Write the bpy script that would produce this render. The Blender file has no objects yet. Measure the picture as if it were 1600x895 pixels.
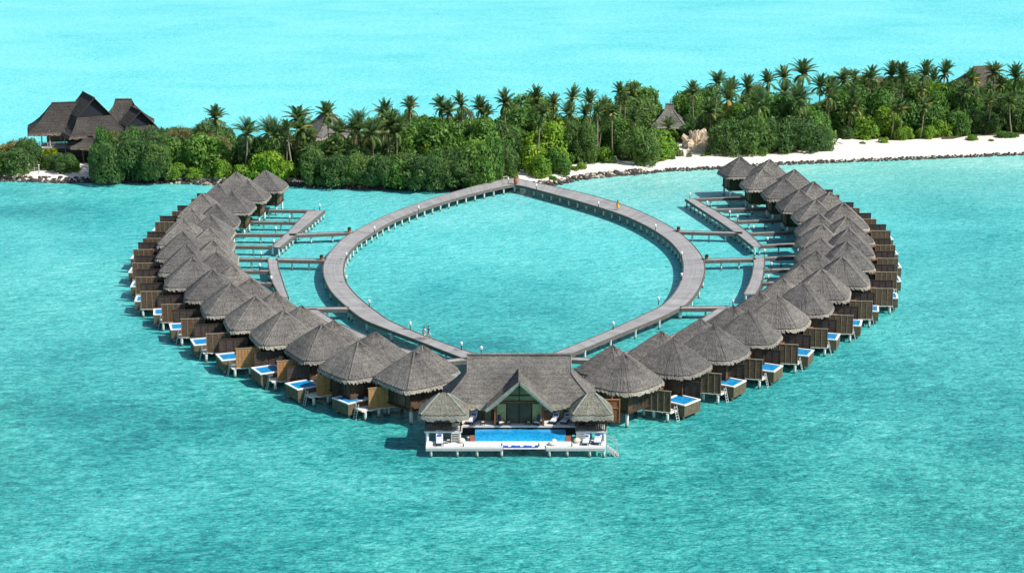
import bpy, bmesh, math, random
from mathutils import Vector, Matrix, noise as mnoise
import numpy as np
R = random.Random(7)
PI = math.pi
S = bpy.context.scene
COL = S.collection

# ------------------------------------------------------------------ camera (surveyed view)
CAM_H, CAM_F = 67.1, 3000.0
CAM_P = math.atan((447.5 + 300) / CAM_F)
def G(px, py, z=0.0):
    """Survey: plan position (x, y) of a point of height z sighted at photo pixel px, py."""
    u = (px - 800) / CAM_F; v = (py - 447.5) / CAM_F
    d = (CAM_H - z) / (math.sin(CAM_P) + v * math.cos(CAM_P))
    return Vector((u * d, (math.cos(CAM_P) - v * math.sin(CAM_P)) * d, z))
cam = bpy.data.cameras.new('camera'); co = bpy.data.objects.new('camera', cam); COL.objects.link(co)
co.location = (0, 0, CAM_H); co.rotation_euler = (PI / 2 - CAM_P, 0, 0)
cam.sensor_width = 36; cam.sensor_fit = 'HORIZONTAL'; cam.lens = CAM_F / 1600 * 36
cam.clip_start = 1; cam.clip_end = 30000
S.camera = co

# ------------------------------------------------------------------ light
SUN_EL, sx, sy = math.radians(46), 0.92, -0.392
to_sun = Vector((sx * math.cos(SUN_EL), sy * math.cos(SUN_EL), math.sin(SUN_EL))).normalized()
W = bpy.data.worlds.new('World'); S.world = W; W.use_nodes = True
nt = W.node_tree; nt.nodes.clear()
sky = nt.nodes.new('ShaderNodeTexSky'); sky.sky_type = 'NISHITA'; sky.sun_disc = False
sky.sun_elevation = SUN_EL; sky.sun_rotation = math.atan2(sx, sy)
bg = nt.nodes.new('ShaderNodeBackground'); bg.inputs[1].default_value = 0.1
wo = nt.nodes.new('ShaderNodeOutputWorld')
nt.links.new(sky.outputs[0], bg.inputs[0]); nt.links.new(bg.outputs[0], wo.inputs[0])
sl = bpy.data.lights.new('sun', 'SUN'); sl.energy = 4.7; sl.angle = math.radians(0.5); sl.color = (1, .96, .9)
so = bpy.data.objects.new('sun', sl); COL.objects.link(so)
so.rotation_euler = (-to_sun).to_track_quat('-Z', 'Y').to_euler()
S.view_settings.view_transform = 'Standard'; S.view_settings.look = 'None'
S.view_settings.exposure = 0.28; S.view_settings.gamma = 1; S.view_settings.use_curve_mapping = False
S.render.engine = 'CYCLES'; S.cycles.max_bounces = 6; S.cycles.use_denoising = True

# ------------------------------------------------------------------ materials
class N:
    def __init__(s, name):
        s.m = bpy.data.materials.new(name); s.m.use_nodes = True; s.t = s.m.node_tree
        s.t.nodes.clear(); s.out = s.t.nodes.new('ShaderNodeOutputMaterial')
    def n(s, typ, ins=None, **kw):
        x = s.t.nodes.new(typ)
        for k, v in kw.items(): setattr(x, k, v)
        for k, v in (ins or {}).items():
            if hasattr(v, 'links') or isinstance(v, bpy.types.NodeSocket): s.t.links.new(v, x.inputs[k])
            else: x.inputs[k].default_value = v
        return x
    def noise(s, vec, scale, detail=4, rough=.55, dist=0):
        return s.n('ShaderNodeTexNoise', {'Vector': vec, 'Scale': scale, 'Detail': detail, 'Roughness': rough, 'Distortion': dist}).outputs[0]
    def ramp(s, fac, stops, interp='LINEAR'):
        r = s.n('ShaderNodeValToRGB', {0: fac}); cr = r.color_ramp; cr.interpolation = interp
        while len(cr.elements) < len(stops): cr.elements.new(.5)
        for e, (p, c) in zip(cr.elements, stops):
            e.position = p; e.color = (c, c, c, 1) if isinstance(c, (int, float)) else (*c, 1)
        return r.outputs[0]
    def mix(s, fac, a, b, mode='MIX'):
        x = s.t.nodes.new('ShaderNodeMix'); x.data_type = 'RGBA'; x.blend_type = mode
        for i, v in ((0, fac), (6, a), (7, b)):
            if isinstance(v, bpy.types.NodeSocket): s.t.links.new(v, x.inputs[i])
            elif i == 0: x.inputs[0].default_value = v
            else: x.inputs[i].default_value = (*v, 1) if len(v) == 3 else v
        return x.outputs[2]
    def math(s, op, a, b=0.0, c=0.0):
        x = s.t.nodes.new('ShaderNodeMath'); x.operation = op
        for i, v in enumerate((a, b, c)):
            if isinstance(v, bpy.types.NodeSocket): s.t.links.new(v, x.inputs[i])
            else: x.inputs[i].default_value = v
        return x.outputs[0]
    def mapped(s, vec, sc):
        return s.n('ShaderNodeMapping', {'Vector': vec, 'Scale': sc}).outputs[0]
    def bump(s, h, strength=.5, dist=.1, nrm=None):
        ins = {'Height': h, 'Strength': strength, 'Distance': dist}
        if nrm is not None: ins['Normal'] = nrm
        return s.n('ShaderNodeBump', ins).outputs[0]
    def pbsdf(s, **ins):
        mp = {'col': 'Base Color', 'rough': 'Roughness', 'spec': 'Specular IOR Level', 'nrm': 'Normal', 'ior': 'IOR', 'metal': 'Metallic'}
        d = {}
        for k, v in ins.items():
            if k == 'col' and isinstance(v, tuple) and len(v) == 3: v = (*v, 1)
            d[mp[k]] = v
        return s.n('ShaderNodeBsdfPrincipled', d).outputs[0]
    def end(s, sh): s.t.links.new(sh, s.out.inputs[0]); return s.m
    def obj(s): return s.n('ShaderNodeTexCoord').outputs['Object']
    def pos(s): return s.n('ShaderNodeNewGeometry').outputs['Position']
    def rnd(s): return s.n('ShaderNodeObjectInfo').outputs['Random']

def simple(name, col, rough=.6, var=.25, scale=3.0, bump=.2, spec=.3):
    k = N(name); o = k.pos()
    n1 = k.noise(o, scale, 5)
    f = k.ramp(n1, [(.3, 1 - var), (.7, 1 + var)])
    c = k.mix(1.0, col, f, 'MULTIPLY')
    return k.end(k.pbsdf(col=c, rough=rough, spec=spec, nrm=k.bump(n1, bump, .05)))

def thatch(name, light, dark, tint=(1, 1, 1)):
    k = N(name); o = k.obj(); p = k.pos()
    fine = k.noise(k.mapped(o, (1, 1, 1.6)), 5.5, 8, .8)
    med = k.noise(p, .9, 4, .6)
    big = k.noise(p, .22, 3)
    z = k.n('ShaderNodeSeparateXYZ', {0: o}).outputs[2]
    wob = k.noise(o, 1.1, 5, .65)
    course = k.math('SINE', k.math('MULTIPLY', k.math('ADD', z, k.math('MULTIPLY', wob, .9)), 13.0))
    cf = k.ramp(k.math('MULTIPLY_ADD', course, .5, .5), [(0, .86), (.25, 1.0), (1, 1.03)])
    c = k.mix(k.ramp(fine, [(.36, 0), (.64, 1)]), dark, light)
    c = k.mix(1.0, c, k.ramp(med, [(.3, .78), (.7, 1.16)]), 'MULTIPLY')
    c = k.mix(1.0, c, k.ramp(big, [(.32, (.80, .79, .80)), (.68, (1.16, 1.14, 1.09))]), 'MULTIPLY')
    c = k.mix(1.0, c, cf, 'MULTIPLY')
    c = k.mix(1.0, c, k.ramp(k.rnd(), [(0, (.72, .72, .74)), (.5, (1, .99, .97)), (1, (1.2, 1.17, 1.12))]), 'MULTIPLY')
    h = k.math('ADD', fine, k.math('MULTIPLY', course, .06))
    return k.end(k.pbsdf(col=c, rough=.9, spec=.1, nrm=k.bump(h, 1.0, .3)))

M = {}
M['thatch'] = thatch('thatch', (.34, .332, .318), (.085, .082, .078))
M['thatch_ridge'] = thatch('thatch_ridge', (.38, .37, .355), (.13, .125, .12))
M['thatch_fringe'] = thatch('thatch_fringe', (.56, .54, .48), (.24, .23, .20))
M['thatch_pale'] = thatch('thatch_pale', (.42, .42, .36), (.16, .16, .13))
M['thatch_old'] = thatch('thatch_old', (.16, .148, .138), (.046, .043, .040))
M['thatch_fringe_old'] = thatch('thatch_fringe_old', (.36, .29, .235), (.13, .105, .085))
M['thatch_ridge_old'] = thatch('thatch_ridge_old', (.19, .17, .155), (.07, .06, .055))
M['ridge_green'] = simple('ridge_green', (.25, .275, .235), .85, .25, 2)

def woven(name, col, bat=9.0, var=.3):
    k = N(name); o = k.obj()
    sp = k.n('ShaderNodeSeparateXYZ', {0: o})
    st = k.math('SINE', k.math('MULTIPLY', sp.outputs[0], bat))
    st2 = k.math('SINE', k.math('MULTIPLY', sp.outputs[1], bat))
    hz = k.math('SINE', k.math('MULTIPLY', sp.outputs[2], 34.0))
    n1 = k.noise(k.pos(), 2.2, 5, .65)
    f = k.ramp(n1, [(.28, 1 - var), (.72, 1 + var)])
    g = k.ramp(k.math('MULTIPLY_ADD', hz, .5, .5), [(0, .75), (.5, 1), (1, 1.06)])
    c = k.mix(1.0, k.mix(1.0, col, f, 'MULTIPLY'), g, 'MULTIPLY')
    d = k.ramp(k.math('MAXIMUM', st, st2), [(.93, 1.0), (1.0, .72)])
    c = k.mix(1.0, c, d, 'MULTIPLY')
    return k.end(k.pbsdf(col=c, rough=.75, spec=.2, nrm=k.bump(hz, .3, .02)))
M['door_glass'] = simple('brown_tinted_glass', (.045, .036, .028), .25, .3, 1, .0, .3)
M['wall'] = woven('woven_wall', (.12, .073, .045), 5)
M['wall_olive'] = woven('olive_wall', (.075, .085, .045), 5)
M['screen_tan'] = woven('weathered_bamboo', (.15, .092, .058), 8)
M['screen_new'] = woven('orange_bamboo', (.50, .235, .09), 8, .2)
M['screen_dark'] = woven('dark_bamboo', (.085, .06, .047), 8)
M['screen_cap'] = simple('bamboo_cap', (.33, .26, .18), .7)
M['pool_wall'] = woven('olive_pool_cladding', (.135, .115, .072), 3)
M['wood_dark'] = simple('dark_timber', (.055, .035, .024), .6, .35, 4)
M['wood_red'] = simple('red_brown_timber', (.22, .085, .04), .6, .3, 4)
M['white'] = simple('white_paint', (.80, .79, .76), .55, .08, 2)
def pilemat():
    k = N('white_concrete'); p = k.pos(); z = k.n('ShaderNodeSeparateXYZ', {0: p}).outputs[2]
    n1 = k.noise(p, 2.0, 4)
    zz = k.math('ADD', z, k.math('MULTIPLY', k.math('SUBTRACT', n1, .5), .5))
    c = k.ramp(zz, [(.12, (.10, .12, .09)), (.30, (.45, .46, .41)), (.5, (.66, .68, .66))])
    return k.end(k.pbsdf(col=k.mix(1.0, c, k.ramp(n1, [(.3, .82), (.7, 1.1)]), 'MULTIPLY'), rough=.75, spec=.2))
M['pile'] = pilemat()
M['deck_white'] = simple('bleached_deck', (.74, .69, .63), .7, .12, 2)
M['deck_grey'] = simple('grey_deck_boards', (.50, .46, .42), .75, .2, 3)
M['fascia'] = simple('grey_brown_beam', (.13, .115, .10), .75, .3, 3)
M['glass_dark'] = simple('dark_glass', (.085, .085, .06), .35, .3, 1, .0, .2)
M['glass_green'] = simple('green_glass', (.24, .25, .135), .35, .3, 1, .0, .2)
M['curtain'] = simple('pale_green_curtain', (.40, .40, .20), .9, .2, 4)
M['terracotta'] = simple('terracotta', (.38, .13, .07), .7, .2, 4)
M['cream'] = simple('cream_cloth', (.78, .70, .58), .9, .1, 5)
M['blue_cloth'] = simple('royal_blue_cloth', (.02, .10, .44), .85, .15, 5)
M['navy'] = simple('dark_frame', (.02, .024, .035), .5, .2, 5)
M['metal'] = simple('white_grey_metal', (.47, .48, .47), .45, .1, 5)
M['trunk'] = simple('grey_bark', (.17, .13, .095), .9, .35, 2)
M['palm_trunk'] = simple('palm_bark', (.27, .22, .165), .9, .3, 2.5)
M['skin'] = simple('skin', (.42, .23, .15), .6, .08, 6)
M['hair'] = simple('dark_hair', (.02, .014, .01), .6, .1, 6)
M['shirt_white'] = simple('white_shirt', (.80, .80, .80), .9, .05, 6)
M['shirt_blue'] = simple('blue_shirt', (.03, .16, .62), .9, .08, 6)
M['shorts_pale'] = simple('pale_shorts', (.62, .60, .56), .9, .08, 6)
M['yellow_cloth'] = simple('yellow_cloth', (.80, .42, .08), .9, .08, 6)
M['tile_teal'] = simple('teal_paint', (.02, .16, .15), .5, .2, 2)
M['flower'] = simple('pink_flower', (.55, .10, .14), .8, .2, 6)

def striped():
    k = N('striped_cotton'); o = k.obj()
    y = k.n('ShaderNodeSeparateXYZ', {0: o}).outputs[0]
    s = k.math('SINE', k.math('MULTIPLY', y, 42.0))
    return k.end(k.pbsdf(col=k.mix(k.ramp(s, [(.72, 0), (.85, 1)]), (.82, .82, .80), (.07, .17, .48)), rough=.9, spec=.1))
M['striped'] = striped()

def poolwater(name, col, d):
    k = N(name); p = k.pos()
    n1 = k.noise(p, 1.1, 4, .6)
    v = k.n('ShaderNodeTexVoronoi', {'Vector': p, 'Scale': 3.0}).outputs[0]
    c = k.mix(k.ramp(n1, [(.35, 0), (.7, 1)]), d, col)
    c = k.mix(k.ramp(v, [(.25, .0), (.55, .35)]), c, tuple(min(1, q * 1.7 + .02) for q in col))  # lighter Voronoi cells paint a caustic light pattern into the pool colour
    return k.end(k.pbsdf(col=c, rough=.08, ior=1.33, nrm=k.bump(n1, .25, .08)))
M['pool_water'] = poolwater('pool_water', (.010, .27, .53), (.004, .17, .42))
M['pool_tile'] = poolwater('pool_tile', (.005, .33, .62), (.004, .27, .55))

def boards():
    """walkway boards: u runs along the walk in metres, v across it"""
    k = N('walkway_boards')
    uv = k.n('ShaderNodeUVMap', uv_map='walk').outputs[0]
    sp = k.n('ShaderNodeSeparateXYZ', {0: uv}); u, v = sp.outputs[0], sp.outputs[1]
    pl = k.n('ShaderNodeTexWhiteNoise', {'W': k.math('FLOOR', k.math('MULTIPLY', u, 1.6))}, noise_dimensions='1D').outputs[0]
    streak = k.noise(k.mapped(uv, (.06, 3.2, 1)), 1.0, 5, .65)
    n2 = k.noise(k.pos(), .35, 5, .6)
    jo = k.ramp(k.math('FRACT', k.math('MULTIPLY', u, .28)), [(0, .95), (.05, 1), (.95, 1), (1, .95)])
    lo = k.ramp(k.math('FRACT', k.math('MULTIPLY', v, 1.25)), [(0, .80), (.07, 1), (.93, 1), (1, .80)])
    c = k.mix(k.ramp(streak, [(.3, 0), (.7, 1)]), (.27, .267, .262), (.385, .38, .372))
    c = k.mix(1.0, c, k.ramp(pl, [(0, .88), (1, 1.08)]), 'MULTIPLY')
    c = k.mix(1.0, c, k.ramp(n2, [(.3, .85), (.7, 1.12)]), 'MULTIPLY')
    c = k.mix(1.0, c, jo, 'MULTIPLY'); c = k.mix(1.0, c, lo, 'MULTIPLY')
    return k.end(k.pbsdf(col=c, rough=.8, spec=.2))
M['boards'] = boards()

def leafmat(name, light, dark, trans=.42):
    k = N(name); p = k.pos(); o = k.obj()
    n1 = k.noise(o, 3.0, 3, .6); n2 = k.noise(p, .35, 3)
    wn = k.n('ShaderNodeTexWhiteNoise', {'Vector': k.n('ShaderNodeVectorMath', {0: k.mapped(p, (1.6, 1.6, 1.6))}, operation='FLOOR').outputs[0]}).outputs[0]
    c = k.mix(k.ramp(n1, [(.3, 0), (.7, 1)]), dark, light)
    c = k.mix(1.0, c, k.ramp(wn, [(0, .7), (1, 1.3)]), 'MULTIPLY')
    c = k.mix(1.0, c, k.ramp(n2, [(.3, (.8, .85, .8)), (.7, (1.25, 1.15, 1.05))]), 'MULTIPLY')
    c = k.mix(1.0, c, k.ramp(k.rnd(), [(0, (.78, .85, .85)), (.5, (1, 1, 1)), (1, (1.3, 1.18, .95))]), 'MULTIPLY')
    pb = k.pbsdf(col=c, rough=.5, spec=.28)
    tr = k.n('ShaderNodeBsdfTranslucent', {0: c}).outputs[0]
    mx = k.n('ShaderNodeMixShader', {0: trans, 1: pb, 2: tr}).outputs[0]
    return k.end(mx)
M['leaf_dark'] = leafmat('needle_green', (0.138, 0.255, 0.070), (0.080, 0.171, 0.062))
M['leaf_mid'] = leafmat('broadleaf_green', (0.149, 0.311, 0.057), (0.073, 0.182, 0.043))
M['leaf_bright'] = leafmat('bright_green', (0.260, 0.440, 0.045), (0.124, 0.276, 0.036))
M['leaf_olive'] = leafmat('olive_green', (0.260, 0.251, 0.113), (0.142, 0.161, 0.076))
M['leaf_yellow'] = leafmat('lime_green', (.30, .36, .02), (.10, .19, .015))

def palmmat():
    k = N('palm_frond')
    a = k.n('ShaderNodeVertexColor', layer_name='age').outputs[0]
    ag = k.n('ShaderNodeSeparateColor', {0: a}).outputs[0]
    c = k.ramp(ag, [(0, (.10, .19, .055)), (.45, (.18, .265, .07)), (.8, (.40, .37, .09)), (1, (.52, .31, .08))])
    c = k.mix(1.0, c, k.ramp(k.rnd(), [(0, (.8, .85, .85)), (1, (1.2, 1.12, 1.0))]), 'MULTIPLY')
    pb = k.pbsdf(col=c, rough=.4, spec=.35)
    tr = k.n('ShaderNodeBsdfTranslucent', {0: c}).outputs[0]
    return k.end(k.n('ShaderNodeMixShader', {0: .2, 1: pb, 2: tr}).outputs[0])
M['palm'] = palmmat()

def watermat():
    k = N('lagoon_water'); p = k.pos()
    sp = k.n('ShaderNodeSeparateXYZ', {0: p})
    sh = k.n('ShaderNodeVertexColor', layer_name='bed').outputs[0]
    sc = k.n('ShaderNodeSeparateColor', {0: sh}); shallow, weed, deep = sc.outputs[0], sc.outputs[1], sc.outputs[2]
    big = k.noise(p, .022, 4, .55, .6)
    med = k.noise(k.mapped(p, (.7, 1, 1)), .10, 5, .6, .5)
    sml = k.noise(k.mapped(p, (.62, 1.1, 1)), .80, 6, .7, .6)
    fin = k.noise(k.mapped(p, (.65, 1.3, 1)), 2.4, 4, .75)  # fine grain; also paints wave crest glints into the water colour
    f = k.math('ADD', k.math('MULTIPLY', big, .46), k.math('ADD', k.math('MULTIPLY', med, .26), k.math('ADD', k.math('MULTIPLY', sml, .66), k.math('MULTIPLY', fin, .78))))
    f = k.math('MULTIPLY_ADD', f, 1.8, -1.525)
    c = k.ramp(f, [(.10, (.008, .17, .18)), (.32, (.024, .295, .285)), (.48, (.058, .42, .39)), (.64, (.105, .53, .495)), (.88, (.24, .68, .64))])
    swath = k.noise(k.mapped(p, (.75, 1.2, 1)), .013, 3, .5, .8)
    c = k.mix(1.0, c, k.ramp(swath, [(.34, (.7, .88, .93)), (.5, (1, 1, 1)), (.66, (1.4, 1.12, 1.06))]), 'MULTIPLY')
    coral = k.noise(k.mapped(p, (.8, 1.3, 1)), .16, 4, .6)
    c = k.mix(k.ramp(coral, [(.70, 0), (.76, .5)]), c, (.012, .16, .18))
    # pale sand lagoon beyond the island
    far = k.ramp(f, [(.05, (.04, .56, .58)), (.25, (.115, .70, .715)), (.5, (.175, .775, .78)), (.82, (.25, .82, .82))])
    c = k.mix(deep, c, far)
    c = k.mix(weed, c, k.mix(1.0, c, (.32, .55, .62), 'MULTIPLY'))
    c = k.mix(shallow, c, k.ramp(f, [(.3, (.20, .64, .56)), (.5, (.34, .74, .65)), (.75, (.52, .82, .73))]))
    w1 = k.noise(k.mapped(p, (.7, 1.1, 1)), .75, 4, .6, .4)
    w2 = k.noise(k.mapped(p, (.8, 1.1, 1)), 2.4, 3, .6)
    h = k.math('ADD', w1, k.math('MULTIPLY', w2, .35))
    return k.end(k.pbsdf(col=c, rough=.25, ior=1.33, spec=.42, nrm=k.bump(h, 1.0, .55)))
M['water'] = watermat()

def sandmat():
    k = N('coral_sand'); p = k.pos()
    z = k.n('ShaderNodeSeparateXYZ', {0: p}).outputs[2]
    n1 = k.noise(p, .5, 5, .6); n2 = k.noise(p, .12, 3)
    veg = k.n('ShaderNodeVertexColor', layer_name='litter').outputs[0]
    vf = k.n('ShaderNodeSeparateColor', {0: veg}).outputs[0]
    c = k.mix(k.ramp(n1, [(.3, 0), (.7, 1)]), (.72, .65, .555), (.85, .79, .70))
    g = k.mix(k.ramp(n1, [(.35, 0), (.65, 1)]), (.045, .05, .022), (.12, .105, .06))
    c = k.mix(k.ramp(k.math('ADD', vf, k.math('MULTIPLY', k.math('SUBTRACT', n1, .5), .5)), [(.4, 0), (.6, 1)]), c, g)
    c = k.mix(k.ramp(z, [(.05, 1), (.28, 0)]), c, (.42, .36, .29))
    return k.end(k.pbsdf(col=c, rough=.95, spec=.1, nrm=k.bump(n1, .4, .15)))
M['sand'] = sandmat()
def rockmat(name, a, b):
    k = N(name); p = k.pos()
    n1 = k.noise(p, 1.4, 6, .7)
    c = k.mix(k.ramp(n1, [(.35, 0), (.65, 1)]), a, b)
    return k.end(k.pbsdf(col=c, rough=.9, spec=.15, nrm=k.bump(n1, .8, .2)))
M['rock'] = rockmat('dark_coral_rock', (.03, .027, .025), (.13, .12, .105))
M['rock_pale'] = rockmat('pale_coral_rock', (.32, .27, .21), (.58, .51, .42))
M['rock_sand'] = rockmat('sandstone', (.50, .38, .25), (.80, .68, .50))

# ------------------------------------------------------------------ mesh builder
class MB:
    def __init__(s): s.v = []; s.f = []; s.m = []; s.uv = None
    def add(s, vs, fs, mat=0):
        b = len(s.v); s.v += [tuple(x) for x in vs]; s.f += [tuple(b + i for i in f) for f in fs]; s.m += [mat] * len(fs); return s
    def box(s, cx, cy, cz, sx, sy, sz, rot=0, mat=0):
        """centre, full sizes, rotation about z"""
        c, n = math.cos(rot), math.sin(rot); vs = []
        for dz in (-.5, .5):
            for dx, dy in ((-.5, -.5), (.5, -.5), (.5, .5), (-.5, .5)):
                x, y = dx * sx, dy * sy
                vs.append((cx + x * c - y * n, cy + x * n + y * c, cz + dz * sz))
        return s.add(vs, [(3, 2, 1, 0), (4, 5, 6, 7), (0, 1, 5, 4), (1, 2, 6, 5), (2, 3, 7, 6), (3, 0, 4, 7)], mat)
    def bar(s, a, b, w, h=None, mat=0):
        """box beam between two points"""
        a, b = Vector(a), Vector(b); h = h or w; d = (b - a).normalized()
        up = Vector((0, 0, 1)) if abs(d.z) < .95 else Vector((1, 0, 0))
        r = d.cross(up).normalized(); u = r.cross(d).normalized()
        vs = [p + r * (i * w / 2) + u * (j * h / 2) for p in (a, b) for i, j in ((-1, -1), (1, -1), (1, 1), (-1, 1))]
        return s.add(vs, [(3, 2, 1, 0), (4, 5, 6, 7), (0, 1, 5, 4), (1, 2, 6, 5), (2, 3, 7, 6), (3, 0, 4, 7)], mat)
    def tube(s, pts, rads, n=8, mat=0, cap=True):
        pts = [Vector(p) for p in pts]; b = len(s.v); k = len(pts)
        for i, (p, r) in enumerate(zip(pts, rads)):
            d = (pts[min(i + 1, k - 1)] - pts[max(i - 1, 0)]).normalized()
            e = Vector((1, 0, 0)) if abs(d.x) < .8 else Vector((0, 1, 0))
            x = d.cross(e).normalized(); y = d.cross(x)
            for j in range(n):
                a = 2 * PI * j / n; s.v.append(tuple(p + x * (math.cos(a) * r) + y * (math.sin(a) * r)))
        for i in range(k - 1):
            for j in range(n):
                s.f.append((b + i * n + j, b + i * n + (j + 1) % n, b + (i + 1) * n + (j + 1) % n, b + (i + 1) * n + j)); s.m.append(mat)
        if cap:
            s.f.append(tuple(b + j for j in range(n))[::-1]); s.m.append(mat)
            s.f.append(tuple(b + (k - 1) * n + j for j in range(n))); s.m.append(mat)
        return s
    def sphere(s, c, r, n=10, mat=0, sz=1.0):
        b = len(s.v); c = Vector(c); rings = n // 2
        s.v.append(tuple(c + Vector((0, 0, r * sz))))
        for i in range(1, rings):
            t = PI * i / rings
            for j in range(n):
                a = 2 * PI * j / n
                s.v.append((c.x + r * math.sin(t) * math.cos(a), c.y + r * math.sin(t) * math.sin(a), c.z + r * sz * math.cos(t)))
        s.v.append(tuple(c - Vector((0, 0, r * sz)))); e = len(s.v) - 1
        for j in range(n):
            s.f.append((b, b + 1 + j, b + 1 + (j + 1) % n)); s.m.append(mat)
            s.f.append((e, b + 1 + (rings - 2) * n + (j + 1) % n, b + 1 + (rings - 2) * n + j)); s.m.append(mat)
        for i in range(rings - 2):
            for j in range(n):
                s.f.append((b + 1 + i * n + j, b + 1 + (i + 1) * n + j, b + 1 + (i + 1) * n + (j + 1) % n, b + 1 + i * n + (j + 1) % n)); s.m.append(mat)
        return s
    def mesh(s, name, mats, fix=True, smooth=False):
        me = bpy.data.meshes.new(name); me.from_pydata(s.v, [], s.f)
        for m in (mats if isinstance(mats, (list, tuple)) else [mats]): me.materials.append(m)
        me.polygons.foreach_set('material_index', s.m)
        if fix:
            bm = bmesh.new(); bm.from_mesh(me); bmesh.ops.recalc_face_normals(bm, faces=bm.faces[:]); bm.to_mesh(me); bm.free()
        if smooth: me.polygons.foreach_set('use_smooth', [True] * len(me.polygons))
        me.update(); return me
    def build(s, name, mats, parent=None, fix=True, smooth=False, loc=(0, 0, 0), rot=0):
        o = bpy.data.objects.new(name, s.mesh(name, mats, fix, smooth)); COL.objects.link(o)
        o.location = loc; o.rotation_euler = (0, 0, rot)
        if parent: o.parent = parent
        return o
def put(name, me, parent=None, loc=(0, 0, 0), rot=0, scale=None):
    o = bpy.data.objects.new(name, me); COL.objects.link(o); o.location = loc; o.rotation_euler = (0, 0, rot)
    if scale: o.scale = scale
    if parent: o.parent = parent
    return o
def tag(o, label=None, cat=None, group=None, kind=None):
    if label: o['label'] = label
    if cat: o['category'] = cat
    if group: o['group'] = group
    if kind: o['kind'] = kind
    return o
def thing(name, label, cat, loc=(0, 0, 0), rot=0, group=None):
    o = bpy.data.objects.new(name, None); COL.objects.link(o); o.location = loc; o.rotation_euler = (0, 0, rot); o.empty_display_size = .3
    return tag(o, label, cat, group)
def copy_tree(o, parent=None):
    c = o.copy(); COL.objects.link(c); c.parent = parent
    for ch in list(o.children): copy_tree(ch, c)
    return c
ONES = 'zeroth first second third fourth fifth sixth seventh eighth ninth tenth eleventh twelfth thirteenth fourteenth fifteenth sixteenth seventeenth eighteenth nineteenth'.split()
TENS = {2: ('twentieth', 'twenty'), 3: ('thirtieth', 'thirty'), 4: ('fortieth', 'forty'), 5: ('fiftieth', 'fifty'), 6: ('sixtieth', 'sixty'), 7: ('seventieth', 'seventy'), 8: ('eightieth', 'eighty'), 9: ('ninetieth', 'ninety')}
def ordw(n):
    if n < 20: return ONES[n]
    t, u = divmod(n, 10)
    return TENS[t][0] if u == 0 else TENS[t][1] + '-' + ONES[u]

# ------------------------------------------------------------------ island outline
def interp(tab, x):
    if x <= tab[0][0]: return tab[0][1]
    for (a, b), (c, d) in zip(tab, tab[1:]):
        if x <= c: return b + (d - b) * (x - a) / (c - a)
    return tab[-1][1]
SHORE = [(-60, 281), (0, 282), (106, 285), (163, 284), (255, 286), (320, 288), (400, 290), (465, 291), (560, 295), (708, 296.5), (780, 294), (815, 293), (862, 290), (907, 280), (952, 275.5), (996, 272), (1041, 267), (1140, 263), (1212, 257), (1300, 253.5), (1406, 249.4), (1512, 245), (1600, 241), (1680, 238)]
BACK = [(-60, 243), (0, 240), (60, 236), (300, 222), (600, 202), (900, 186), (1200, 165), (1600, 152), (1680, 150)]
FRONT = [(-60, 273), (40, 273), (47, 259), (72, 259), (78, 271), (108, 272), (112, 262), (143, 262), (150, 281), (262, 282), (280, 277), (335, 277), (345, 283), (450, 284), (490, 288), (600, 291), (740, 292), (788, 288), (795, 262), (832, 258), (838, 279), (885, 277), (893, 262), (950, 256), (960, 258), (1036, 258), (1041, 234), (1110, 232), (1117, 246), (1285, 240), (1292, 223), (1345, 224), (1400, 225), (1490, 223), (1510, 219), (1680, 216)]
def land_z(px, py):
    s, b = interp(SHORE, px), interp(BACK, px)
    t = (s - py) / max(s - b, 1)
    if t < 0 or t > 1: return -.4
    up = min(1, t / .10); return -.25 + 1.25 * up * (2 - up) if t < .9 else 1.0 - 1.3 * (t - .9) / .1
def build_island():
    v, f, lit = [], [], []; xs = list(range(-60, 1681, 12)); NT = 40
    for px in xs:
        s, b = interp(SHORE, px), interp(BACK, px)
        wob = 1.0 * math.sin(px * .05) + .7 * math.sin(px * .13 + 1)
        for j in range(NT + 1):
            t = -.02 + 1.04 * j / NT
            py = s + (b - s) * t + wob * .35
            p = G(px, py); z = land_z(px, py) + (.12 * math.sin(p.x * .4) * math.sin(p.y * .33) if .06 < t < .9 else 0)
            v.append((p.x, p.y, z)); lit.append(1.0 if py < interp(FRONT, px) + 1 else 0.0)
    for i in range(len(xs) - 1):
        for j in range(NT):
            a = i * (NT + 1) + j; f.append((a, a + NT + 1, a + NT + 2, a + 1))
    me = bpy.data.meshes.new('ground'); me.from_pydata(v, [], f); me.materials.append(M['sand'])
    ca = me.color_attributes.new('litter', 'FLOAT_COLOR', 'POINT')
    ca.data.foreach_set('color', [c for q in lit for c in (q, q, q, 1)])
    me.polygons.foreach_set('use_smooth', [True] * len(f))
    o = put('ground', me); tag(o, 'low sandy coral island with white beach', kind='structure')
build_island()

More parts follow.
